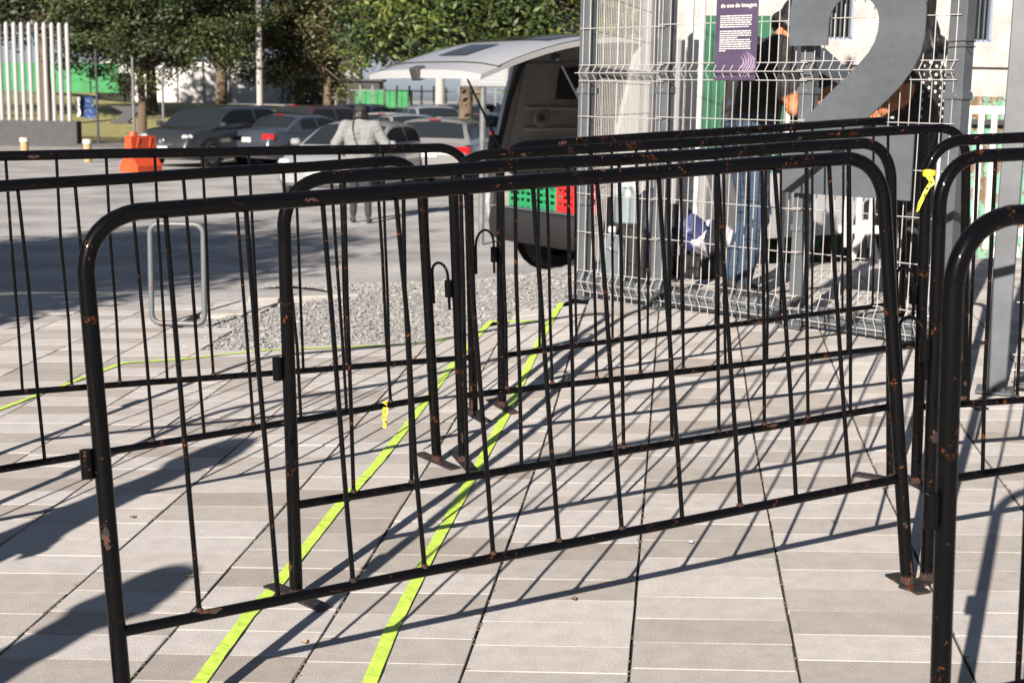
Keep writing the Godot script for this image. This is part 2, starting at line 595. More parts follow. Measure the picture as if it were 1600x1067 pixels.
	tag(obj("sidewalk", sw, M.concrete), "", "", "", "structure")
	var lw := []
	for i in 60:
		for j in 24:
			var px := -75.0 + 74.0 * i / 59.0
			var d := 46.8 + 46.0 * j / 23.0
			var h := -0.24 + lerpf(1.42, 0.88, ss(-25.0, -20.5, px)) * ss(46.8, 76.0, d) + 0.12 * sin(px * 0.31 + d * 0.17) * ss(46.8, 52, d)
			lw.append(Vector3(px, h, -d))
	var lm := MB.new()
	lm.grid(lw, 60, 24, true)
	tag(obj("lawn", lm, M.grass), "", "", "", "structure")

# ---------------------------------------------------------------- tape on the paving
func tape_strip(label: String, pts: Array, width: float) -> void:
	var path := []
	for i in pts.size() - 1:
		var n := maxi(2, int((pts[i + 1] - pts[i]).length() / 0.06))
		for k in n: path.append(pts[i].lerp(pts[i + 1], float(k) / n))
	path.append(pts[-1])
	var up := []
	for i in path.size():
		var t: Vector2 = (path[mini(i + 1, path.size() - 1)] - path[maxi(i - 1, 0)]).normalized()
		var s := Vector2(-t.y, t.x)
		var jit := rng.randfn(0, 0.0005)
		for k in [-0.5, -0.17, 0.17, 0.5]:
			var p: Vector2 = path[i] + s * (k * width + jit)
			up.append(on(p.x, p.y, 0.0045 + (0.0022 if rng.randf() < 0.12 else 0.0) + rng.randf() * 0.0008))
	var mb := MB.new()
	mb.grid(up, path.size(), 4)
	if mb.n[0].y < 0:
		mb = MB.new()
		mb.grid(up, path.size(), 4, true)
	tag(obj("floor_tape", mb, M.tape), label, "tape")

# ---------------------------------------------------------------- crowd barriers
func bend(a: Vector3, corner: Vector3, b: Vector3, r: float) -> Array:
	var out := []
	var p0 := corner + (a - corner).normalized() * r
	var p1 := corner + (b - corner).normalized() * r
	for k in 9:
		var t := k / 8.0
		out.append(p0.lerp(corner, t * 0.78).lerp(corner.lerp(p1, 1.0 - (1.0 - t) * 0.78), t))
	return out

func rust_patch(o: Node3D, at: Vector3, dir: Vector3, rad: float, long: float, wide: float, r: RandomNumberGenerator) -> void:
	var u := dir.cross(Vector3.UP if absf(dir.y) < 0.8 else Vector3.RIGHT).normalized()
	var w := dir.cross(u)
	var mid := r.randf() * TAU
	# mostly on the side that faces the lane
	var best := 0.0
	for q in 16:
		var a := TAU * q / 16.0
		if (u * cos(a) + w * sin(a)).dot(Vector3(-0.2, 0.35, 0.9)) > (u * cos(best) + w * sin(best)).dot(Vector3(-0.2, 0.35, 0.9)): best = a
	mid = best + r.randfn(0, 0.7)
	var mb := MB.new()
	var n := 9
	var pts := []
	for i in n:
		var t := i / (n - 1.0)
		var half := wide * sqrt(maxf(sin(PI * (0.04 + 0.92 * t)), 0.0)) * r.randf_range(0.45, 1.0)
		var sh := r.randfn(0, 0.12)
		for k in 5:
			var a := mid + sh + half * (k / 2.0 - 1.0)
			pts.append(at + dir * long * (t - 0.5) + (u * cos(a) + w * sin(a)) * (rad + 0.0005))
	mb.grid(pts, n, 5)
	if mb.n[22].dot(pts[22] - at) < 0:
		mb = MB.new()
		mb.grid(pts, n, 5, true)
	obj("rust_patch", mb, M.rusty, o)

func barrier(label: String, T0: Vector3, T1: Vector3, R0: Vector3, R1: Vector3, sleeve: bool, hook, seed_: int, twist := [0.0, 0.0], foot := [0.27, 0.27]) -> Node3D:
	var r := RandomNumberGenerator.new()
	r.seed = seed_
	var feet := []
	for k in [[T0, R0], [T1, R1]]:
		var p: Vector3 = k[1]
		var d: Vector3 = (k[1] - k[0]).normalized()
		for i in 20: p += d * ((p.y - G(p.x, p.z) - 0.008) / -d.y)
		feet.append(p)
	var org: Vector3 = (feet[0] + feet[1]) * 0.5
	var o := thing("crowd_barrier", label, "barrier", org, Basis.IDENTITY, "black crowd barriers on the forecourt")
	T0 -= org; T1 -= org; R0 -= org; R1 -= org
	var F0: Vector3 = feet[0] - org
	var F1: Vector3 = feet[1] - org
	var path := PackedVector3Array([F0, F0.lerp(T0, 0.3), F0.lerp(T0, 0.7)])
	path.append_array(PackedVector3Array(bend(F0, T0, T1, 0.115)))
	for k in 5: path.append(T0.lerp(T1, 0.2 + 0.15 * k) + Vector3(0, r.randfn(0, 0.0012), 0))
	path.append_array(PackedVector3Array(bend(T0, T1, F1, 0.115)))
	path.append(F1.lerp(T1, 0.6)); path.append(F1.lerp(T1, 0.3)); path.append(F1)
	var fr := MB.new()
	fr.tube(path, 0.0183, 16)
	obj("frame", fr, M.black, o)
	var rl := MB.new()
	rl.tube(PackedVector3Array([R0, R0.lerp(R1, 0.33) + Vector3(0, r.randfn(0, 0.002), 0), R0.lerp(R1, 0.66) + Vector3(0, r.randfn(0, 0.002), 0), R1]), 0.0122, 12)
	obj("bottom_rail", rl, M.black, o)
	var welds := MB.new()
	for i in range(1, 12):
		var t := i / 12.0
		var a: Vector3 = T0.lerp(T1, t) - (T0 - F0).normalized() * 0.008
		var b: Vector3 = R0.lerp(R1, t)
		var side := (T1 - T0).normalized()
		var m1 := a.lerp(b, 0.35) + side * r.randfn(0, 0.0025)
		var m2 := a.lerp(b, 0.7) + side * r.randfn(0, 0.0025)
		var bar := MB.new()
		bar.tube(PackedVector3Array([a, m1, m2, b]), 0.0058, 8)
		obj("bar", bar, M.black, o)
		var dn := (b - a).normalized()
		if r.randf() < 0.55:
			var w := b - dn * 0.0125
			welds.tube(PackedVector3Array([w - dn * 0.006, w - dn * 0.002, w + dn * 0.003]), [0.0066, 0.0085 + r.randf() * 0.001, 0.0098], 8)
	for k in [[F0, T0], [F1, T1]]:
		var dn: Vector3 = (k[0] - k[1]).normalized()
		welds.tube(PackedVector3Array([k[0] - dn * 0.022, k[0] - dn * 0.008, k[0] + dn * 0.001]), [0.0184, 0.0192, 0.0215], 12)
	tag(obj("weld_beads", welds, M.rusty, o), "", "", "", "stuff")
	var al := (F1 - F0).normalized()
	var k2 := 0
	for f in [F0, F1]:
		var p: Vector3 = f + org
		var ft := MB.new()
		ft.box(Vector3(0, 0, 0), Vector3(0.046, 0.0075, foot[k2]), Basis.IDENTITY, 0.0018)
		var bs := gbasis(p.x, p.z, 0.0)
		var x := (al - bs.y * al.dot(bs.y)).normalized().rotated(bs.y, r.randfn(0, 0.05) + twist[k2])
		obj("foot_plate", ft, M.plate, o, Transform3D(Basis(x, bs.y, x.cross(bs.y)), f - bs.y * 0.003))
		k2 += 1
	# paint worn through to rust: at the bends, along the rail, near the feet
	for k in 7:
		var seg: Array = [[T0 + (T1 - T0).normalized() * 0.10, T0.lerp(T1, 0.5), 0.0184], [T0.lerp(T1, 0.5), T1 - (T1 - T0).normalized() * 0.10, 0.0184], [R0, R1, 0.0123], [R0, R1, 0.0123], [F0, F0.lerp(T0, 0.5), 0.0184], [F1, F1.lerp(T1, 0.35), 0.0184], [F1, F1.lerp(T1, 0.2), 0.0184]][k % 7]
		var t := r.randf_range(0.03, 0.9)
		rust_patch(o, seg[0].lerp(seg[1], t), (seg[1] - seg[0]).normalized(), seg[2], r.randf_range(0.012, 0.05) * (1.6 if k % 7 == 2 else 1.0), r.randf_range(0.2, 0.65), r)
	# hinge: sleeve on one post, hooked pin on the other
	if sleeve:
		var up := (T0 - F0).normalized()
		var c := F0 + up * 0.645 - al * 0.0315
		var s := MB.new()
		s.lathe([Vector2(0.0075, -0.031), Vector2(0.0135, -0.031), Vector2(0.0138, -0.029), Vector2(0.0138, 0.029), Vector2(0.0135, 0.031), Vector2(0.0075, 0.031), Vector2(0.0075, -0.031)], 14, Transform3D(Basis(up.cross(Vector3.FORWARD).normalized(), up, up.cross(Vector3.FORWARD).normalized().cross(up)), c))
		obj("hinge_sleeve", s, M.black, o)
	if hook is Vector3 or hook:
		var up := (T1 - F1).normalized()
		var c := F1 + up * 0.655 + al * 0.0245
		var reach: Vector3 = al * 0.048
		if hook is Vector3:
			reach = hook - org - c
			reach -= up * reach.dot(up)
		var drop: float = 0.0 if not hook is Vector3 else clampf((hook - org - c).dot(up), -0.06, 0.06)
		var hp := PackedVector3Array([c - up * 0.07, c + up * 0.03])
		var arch := maxf(0.030, reach.length() * 0.55)
		for k in 11:
			var a := PI * k / 10.0
			hp.append(c + up * (0.045 + arch * sin(a) + drop * k / 10.0) + reach * (0.5 - 0.5 * cos(a)))
		hp.append(c + reach + up * (drop - 0.02)); hp.append(c + reach + up * (drop - 0.078))
		var h := MB.new()
		h.tube(hp, 0.0052, 8)
		obj("hinge_hook", h, M.black, o)
	return o

func sleeve_of(T0: Vector3, T1: Vector3, R0: Vector3) -> Vector3:
	var d := (R0 - T0).normalized()
	var p := R0
	for i in 20: p += d * ((p.y - G(p.x, p.z) - 0.008) / -d.y)
	return p - d * 0.645 - (T1 - T0).normalized() * 0.0315

func ribbon(label: String, at: Vector3, turns: float, tail: Array, rad: float) -> void:      # torn end of warning tape tied on
	var o := thing("warning_ribbon", label, "ribbon", at)
	var kn := []
	for i in 12:
		for j in 5:
			var a := TAU * i / 11.0 * turns
			kn.append(Vector3(cos(a) * (rad + 0.002 * (j % 2)), (j - 2) * 0.005 + 0.003 * sin(a * 2.0 + j), sin(a) * (rad + 0.003 * ((i + j) % 2))))
	var mb := MB.new()
	mb.grid(kn, 12, 5)
	obj("knot", mb, M.yellow, o)
	var tl := []
	var n := tail.size()
	for i in n:
		for j in 4:
			var w := 0.011 * (1.0 - 0.6 * i / (n - 1.0))
			tl.append(tail[i] + Vector3((j - 1.5) * w * 0.7, 0.003 * sin(i * 2.1 + j), 0.006 * sin(i * 1.7 + j * 1.9)))
	var tm := MB.new()
	tm.grid(tl, n, 4)
	var t := obj("tail", tm, M.yellow, o)
	var mk := MB.new()
	for i in range(1, n - 1):
		mk.quad(tl[i * 4 + 1] + Vector3(0, 0, 0.004), tl[i * 4 + 2] + Vector3(0, 0, 0.004), tl[i * 4 + 2] + Vector3(-0.002, 0.006, 0.004), tl[i * 4 + 1] + Vector3(-0.002, 0.006, 0.004))
	obj("print", mk, M.dark, t)

# ---------------------------------------------------------------- mesh fence
const ROWS := [0.03, 0.088, 0.146, 0.365, 0.58, 0.795, 1.01, 1.205, 1.248, 1.291, 1.49, 1.70, 1.91, 2.12, 2.33]
var wire_mesh: ArrayMesh

func fence_panel(label: String, a: Vector3, b: Vector3, gap: float) -> void:
	var bs := along(b - a)
	var len := Vector2(b.x - a.x, b.z - a.z).length()
	if wire_mesh == null:
		var p := PackedVector3Array()
		for y in [0.0, 0.030, 0.088, 0.146, 0.37, 0.8, 1.205, 1.248, 1.291, 1.7, 2.36]:
			p.append(Vector3(0, y, 0.034 if y == 0.088 or y == 1.248 else 0.0))
		var mb := MB.new()
		mb.tube(p, 0.0024, 6)
		wire_mesh = mb.mesh()
	var o := thing("mesh_fence", label, "fence", a, bs, "welded mesh fence panels")
	var n := int((len - 2 * gap) / 0.05)
	for i in n + 1:
		put("upright_wire", wire_mesh, M.wire, o, Transform3D(Basis.IDENTITY, Vector3(gap + (len - 2 * gap) * i / n, 0.02, 0)))
	for y in ROWS:
		var mb := MB.new()
		var zz := 0.0395 if y == 0.088 or y == 1.248 else 0.0055
		mb.tube(PackedVector3Array([Vector3(gap - 0.02, y + 0.02, zz), Vector3(len - gap + 0.02, y + 0.02, zz)]), 0.0026, 6)
		obj("cross_wire", mb, M.wire, o)

func fence_post(label: String, at: Vector3, bs: Basis, size: float, clamps: Array, tall := 2.6) -> void:
	var o := thing("fence_post", label, "post", at, bs, "square grey fence posts")
	var mb := MB.new()
	mb.box(Vector3(0, tall / 2, 0), Vector3(size, tall, size), Basis.IDENTITY, 0.004)
	obj("shaft", mb, M.fence, o)
	var cp := MB.new()
	cp.box(Vector3(0, tall + 0.006, 0), Vector3(size + 0.008, 0.014, size + 0.008), Basis.IDENTITY, 0.004)
	obj("cap", cp, M.fence, o)
	var bp := MB.new()
	bp.box(Vector3(0, 0.005, 0), Vector3(size + 0.07, 0.012, size + 0.07), Basis.IDENTITY, 0.003)
	obj("base_plate", bp, M.fence, o)
	for y in clamps:
		var c := MB.new()
		c.box(Vector3(0, y, 0), Vector3(size + 0.014, 0.035, size + 0.014), Basis.IDENTITY, 0.004)
		var cl := obj("clamp", c, M.fence, o)
		var b := MB.new()
		b.lathe([Vector2(0.0, 0.0), Vector2(0.008, 0.0), Vector2(0.008, 0.006), Vector2(0.0, 0.008)], 8, Transform3D(Basis(Vector3(1, 0, 0), PI / 2), Vector3(size * 0.2, y, size / 2 + 0.006)))
		obj("bolt", b, M.galv, cl)

func build_fence() -> void:
	var C0 := on(0.40, -8.198)
	var P1 := on(0.796, -7.77)
	var P2 := on(1.43, -7.14)
	var P3 := on(1.987, -6.572)
	var bs := along(P3 - C0)
	var nrm := bs.z
	fence_panel("mesh panel at the corner, between corner post and second post", C0 + nrm * 0.045, P1 + nrm * 0.045, 0.0)
	fence_panel("mesh panel carrying the purple notice board", P1 + nrm * 0.045, P2 + nrm * 0.045, 0.0)
	fence_panel("mesh panel behind the large grey numeral", P2 + nrm * 0.045, P3 + nrm * 0.045, 0.0)
	var back := on(0.93, -10.25)
	fence_panel("mesh panel running back from the fence corner toward the van", C0 + Vector3(0.0, 0, -0.06), back, 0.0)
	fence_post("grey corner post of the mesh fence beside the van", C0, bs, 0.075, [0.55, 1.17, 1.9])
	fence_post("grey fence post left of the purple notice board", P1, bs, 0.07, [1.17, 1.9])
	fence_post("grey fence post at the left edge of the large numeral", P2, bs, 0.07, [0.5, 1.17])
	fence_post("grey fence post at the right edge of the large numeral, with black cable ties", P3, bs, 0.085, [1.17])
	# base beams under the panels
	for k in [[C0, P1, "grey base beam under the corner mesh panel"], [P1, P2, "grey base beam under the notice board panel"], [P2, P3, "grey base beam under the numeral panel"]]:
		var mb := MB.new()
		var l: float = k[0].distance_to(k[1]) - 0.09
		mb.box(Vector3(0, 0.075, 0), Vector3(l, 0.10, 0.045), Basis.IDENTITY, 0.004)
		tag(obj("fence_beam", mb, M.fence, self, Transform3D(along(k[1] - k[0]), (k[0] + k[1]) * 0.5)), k[2], "beam", "beams along the bottom of the fence")
	# cable ties on the right post
	for y in [1.385, 1.41]:
		var t := MB.new()
		t.box(Vector3.ZERO, Vector3(0.096, 0.006, 0.096), Basis.IDENTITY, 0.002)
		t.box(Vector3(0.06, 0, 0.045), Vector3(0.03, 0.004, 0.003))
		tag(obj("cable_tie", t, M.dark, self, Transform3D(bs * Basis(Vector3(0, 0, 1), 0.05), P3 + Vector3(0, y, 0))), "%s black cable tie around the right fence post" % ("upper" if y > 1.4 else "lower"), "cable tie", "black cable ties on the fence post")
	# gate: post, leaf to the right
	var gp := on(2.035, -5.93)
	var gb := along(Vector3(0.93, 0, 0.36))
	fence_post("tall grey gate post nearest the camera at the right edge", gp, gb, 0.085, [], 2.6)
	fence_panel("mesh gate leaf at the right edge of the picture", gp + gb.z * 0.02 + gb.x * 0.06, gp + gb.z * 0.02 + gb.x * 1.15, 0.02)
	var gm := MB.new()
	gm.box(Vector3(0.62, 0.075, 0), Vector3(1.1, 0.10, 0.045), Basis.IDENTITY, 0.004)
	tag(obj("fence_beam", gm, M.fence, self, Transform3D(gb, gp)), "grey base beam of the gate leaf at the right edge", "beam", "beams along the bottom of the fence")
	for y in [1.33, 1.60, 1.16]:
		var b := MB.new()
		b.lathe([Vector2(0.0, -0.03), Vector2(0.006, -0.03), Vector2(0.006, 0.0), Vector2(0.011, 0.0), Vector2(0.011, 0.008), Vector2(0.0, 0.01)], 8, Transform3D(gb * Basis(Vector3(0, 0, 1), -PI / 2), gp + gb.x * 0.075 + gb.z * 0.03 + Vector3(0, y, 0)))
		tag(obj("gate_bolt", b, M.galv), "%s of three small steel bolts on the gate post side" % {1.33: "middle", 1.60: "top", 1.16: "lowest"}[y], "bolt", "bolts on the gate post")

	# the numeral 2, cut from plate, standing off the mesh
	var two := PackedVector2Array([Vector2(1.401, 0.693), Vector2(2.12, 0.693), Vector2(2.12, 1.03), Vector2(1.835, 1.03), Vector2(1.87, 1.064), Vector2(1.966, 1.145), Vector2(2.035, 1.212), Vector2(2.094, 1.29), Vector2(2.128, 1.361), Vector2(2.141, 1.431)])
	for k in 25:
		var a := PI * k / 24.0
		two.append(Vector2(1.775 + 0.367 * cos(a), 1.53 + 0.35 * sin(a)))
	two.append_array(PackedVector2Array([Vector2(1.412, 1.398), Vector2(1.631, 1.398), Vector2(1.631, 1.45)]))
	for k in 17:
		var a := PI - PI * k / 16.0
		two.append(Vector2(1.767 + 0.136 * cos(a), 1.50 + 0.125 * sin(a)))
	two.append_array(PackedVector2Array([Vector2(1.901, 1.465), Vector2(1.887, 1.412), Vector2(1.857, 1.363), Vector2(1.802, 1.305), Vector2(1.737, 1.246), Vector2(1.653, 1.173), Vector2(1.567, 1.093), Vector2(1.505, 1.025), Vector2(1.45, 0.955), Vector2(1.418, 0.89), Vector2(1.403, 0.82)]))
	var base := Vector3(0.4, 0.308, -8.198)
	var nt := thing("number_sign", "large flat grey metal numeral 2 fixed to the mesh fence", "sign", base + nrm * 0.085, bs)
	var mb2 := MB.new()
	mb2.prism(two, 0.008)
	obj("numeral", mb2, M.fence, nt)
	for p in [Vector2(1.5, 0.75), Vector2(2.05, 0.75), Vector2(1.5, 1.45), Vector2(2.05, 1.4)]:
		var sp := MB.new()
		sp.tube(PackedVector3Array([Vector3(p.x, p.y, -0.045), Vector3(p.x, p.y, 0.0)]), 0.009, 8)
		obj("spacer", sp, M.galv, nt)

	# purple notice
	var av := thing("notice_board", "purple notice board with white Spanish text and flame emblem", "sign", base + nrm * 0.062 + bs.x * 0.938 + Vector3(0, 1.233, 0), bs)
	var pb := MB.new()
	pb.box(Vector3(0.130, 0.255, 0.0), Vector3(0.260, 0.51, 0.006), Basis.IDENTITY, 0.001)
	obj("panel", pb, M.purple, av)
	var font := SystemFont.new()
	font.font_names = PackedStringArray(["Droid Sans"])
	font.font_weight = 700
	for k in [["Aviso", 0.405, 0.044, 0.029], ["de uso de imagen", 0.3605, 0.0265, 0.029]]:
		var tm := TextMesh.new()
		tm.text = k[0]; tm.font = font; tm.font_size = 32; tm.pixel_size = k[2] / 32.0; tm.depth = 0.001
		tm.horizontal_alignment = HORIZONTAL_ALIGNMENT_LEFT
		tm.vertical_alignment = VERTICAL_ALIGNMENT_BOTTOM
		put("lettering", tm, M.white, av, Transform3D(Basis.IDENTITY, Vector3(k[3], k[1] - 0.008, 0.0042)))
	rng.seed = 77
	var small := MB.new()
	var rows := []
	for i in 6: rows.append([0.318 - i * 0.0107, 0.195 if i < 5 else 0.18])
	for i in 10: rows.append([0.243 - i * 0.0107, 0.195 if i != 3 and i != 9 else (0.11 if i == 3 else 0.04)])
	for rr in rows:
		var x := 0.029
		while x < 0.029 + rr[1] - 0.004:
			var w := minf(rng.randf_range(0.006, 0.034), 0.029 + rr[1] - x)
			small.box(Vector3(x + w / 2, rr[0], 0.0036), Vector3(w, 0.0052, 0.0008))
			x += w + 0.0035
	tag(obj("small_print", small, M.white, av), "", "", "", "stuff")
	for k in 6:      # wavy flame strokes
		var st := []
		var x0 := 0.158 + k * 0.0155
		var top := 0.150 - absf(k - 2.4) * 0.012
		var low := 0.012 + absf(k - 2.6) * 0.010
		for i in 15:
			var t := i / 14.0
			var y := lerpf(low, top, t)
			var x := x0 + 0.016 * sin((t - 0.15) * PI * 1.35) * (0.55 + t) + 0.018 * t
			var w := 0.0045 * sin(PI * clampf(t * 0.92 + 0.06, 0, 1)) + 0.0006
			st.append(Vector3(minf(x - w, 0.258), y, 0.0041)); st.append(Vector3(minf(x + w, 0.2585), y, 0.0041))
		var sm := MB.new()
		sm.grid(st, 15, 2, true)
		obj("emblem_stroke", sm, M.lilac, av)

# ---------------------------------------------------------------- figures: smooth-joined tapered capsules meshed as surface nets
func figure(mb: MB, bones: Array, cell: float, k: float, pal: Array) -> void:
	var lo := Vector3.ONE * 1e9
	var hi := -lo
	for b in bones:
		var r: float = maxf(b[2], b[3]) + 3.0 * cell
		for p in [b[0], b[1]]:
			lo = lo.min(p - Vector3.ONE * r)
			hi = hi.max(p + Vector3.ONE * r)
	var nx := int((hi.x - lo.x) / cell) + 2
	var ny := int((hi.y - lo.y) / cell) + 2
	var nz := int((hi.z - lo.z) / cell) + 2
	var D := PackedFloat32Array(); D.resize(nx * ny * nz); D.fill(1.0)
	var best := PackedFloat32Array(); best.resize(nx * ny * nz); best.fill(1.0)
	var who := PackedInt32Array(); who.resize(nx * ny * nz)
	for bi in bones.size():
		var a: Vector3 = bones[bi][0]
		var ab: Vector3 = bones[bi][1] - a
		var ra: float = bones[bi][2]
		var rb: float = bones[bi][3]
		var l2 := maxf(ab.length_squared(), 1e-9)
		var mar := maxf(ra, rb) + k + 2.5 * cell
		var p0 := ((a.min(a + ab) - Vector3.ONE * mar - lo) / cell).max(Vector3.ZERO)
		var p1 := (a.max(a + ab) + Vector3.ONE * mar - lo) / cell
		for y in range(int(p0.y), mini(int(p1.y) + 1, ny)):
			for z in range(int(p0.z), mini(int(p1.z) + 1, nz)):
				var row := (y * nz + z) * nx
				for x in range(int(p0.x), mini(int(p1.x) + 1, nx)):
					var p := lo + Vector3(x, y, z) * cell - a
					var t := clampf(p.dot(ab) / l2, 0, 1)
					var e := (p - ab * t).length() - (ra + (rb - ra) * t)
					var i := row + x
					if e < best[i]:
						best[i] = e
						who[i] = bones[bi][4]
					var d := D[i]
					var h := maxf(k - absf(d - e), 0.0) / k
					D[i] = minf(d, e) - h * h * k * 0.25
	var at := {}
	var sx := 1
	var sz := nx
	var sy := nx * nz
	for y in ny - 1:
		for z in nz - 1:
			for x in nx - 1:
				var i := (y * nz + z) * nx + x
				if absf(D[i]) > cell * 2.5: continue
				var c := [D[i], D[i + sx], D[i + sy], D[i + sx + sy], D[i + sz], D[i + sx + sz], D[i + sy + sz], D[i + sx + sy + sz]]
				var neg := 0
				for q in c: neg += 1 if q < 0.0 else 0
				if neg == 0 or neg == 8: continue
				var sum := Vector3.ZERO
				var cnt := 0
				for e in [[0, 1], [2, 3], [4, 5], [6, 7], [0, 2], [1, 3], [4, 6], [5, 7], [0, 4], [1, 5], [2, 6], [3, 7]]:
					var f: float = c[e[0]]
					var g: float = c[e[1]]
					if (f < 0.0) == (g < 0.0): continue
					var t := f / (f - g)
					var pa := Vector3(e[0] & 1, (e[0] >> 1) & 1, e[0] >> 2)
					var pb := Vector3(e[1] & 1, (e[1] >> 1) & 1, e[1] >> 2)
					sum += pa.lerp(pb, t)
					cnt += 1
				var nn := Vector3(c[1] + c[3] + c[5] + c[7] - c[0] - c[2] - c[4] - c[6], c[2] + c[3] + c[6] + c[7] - c[0] - c[1] - c[4] - c[5], c[4] + c[5] + c[6] + c[7] - c[0] - c[1] - c[2] - c[3]).normalized()
				mb.col = pal[who[i]]
				at[i] = mb.vert(lo + (Vector3(x, y, z) + sum / cnt) * cell, nn)
	for i in at:
		for ax in [[sx, sy, sz], [sy, sz, sx], [sz, sx, sy]]:
			var a := D[i] < 0.0
			if a == (D[i + ax[0]] < 0.0): continue
			var j1: int = i - ax[1]
			var j2: int = i - ax[2]
			var j3: int = i - ax[1] - ax[2]
			if not (at.has(j1) and at.has(j2) and at.has(j3)): continue
			if a:
				mb.tri_i(at[i], at[j1], at[j3]); mb.tri_i(at[i], at[j3], at[j2])
			else:
				mb.tri_i(at[i], at[j3], at[j1]); mb.tri_i(at[i], at[j2], at[j3])
	mb.col = Color.WHITE

func V(x: float, y: float, z: float) -> Vector3:
	return Vector3(x, y, z)

func hand(mb: MB, wrist: Vector3, dir: Vector3, palm: Vector3, side: float, pal: Array, curl := 0.5) -> void:   # dir: to the fingertips, palm: the way the palm faces
	dir = dir.normalized()
	palm = (palm - dir * palm.dot(dir)).normalized()
	var w := dir.cross(palm).normalized() * side        # toward the thumb
	var b := []
	for k in [-1.0, -0.33, 0.33, 1.0]:
		b.append([wrist + dir * 0.01 + w * k * 0.014, wrist + dir * 0.085 + w * k * 0.028, 0.016, 0.0125, 0])
	var len := [0.062, 0.074, 0.070, 0.052]
	for i in 4:
		var k := 1.0 - i * 0.667
		var p: Vector3 = wrist + dir * 0.088 + w * k * 0.030
		var d1 := dir.lerp(palm, curl * 0.5).normalized()
		var d2 := dir.lerp(palm, curl * 1.1).normalized()
		b.append([p, p + d1 * len[i] * 0.55, 0.0095, 0.0088, 0])
		b.append([p + d1 * len[i] * 0.55, p + d1 * len[i] * 0.55 + d2 * len[i] * 0.5, 0.0088, 0.0075, 0])
	var tb := wrist + dir * 0.03 + w * 0.026
	var td := (dir * 0.75 + w * 0.7 + palm * 0.25).normalized()
	b.append([tb, tb + td * 0.045, 0.0125, 0.0105, 0])
	b.append([tb + td * 0.045, tb + td * 0.045 + (td + dir * 0.4 + palm * curl).normalized() * 0.032, 0.0105, 0.009, 0])
	figure(mb, b, 0.006, 0.006, [pal[0]])

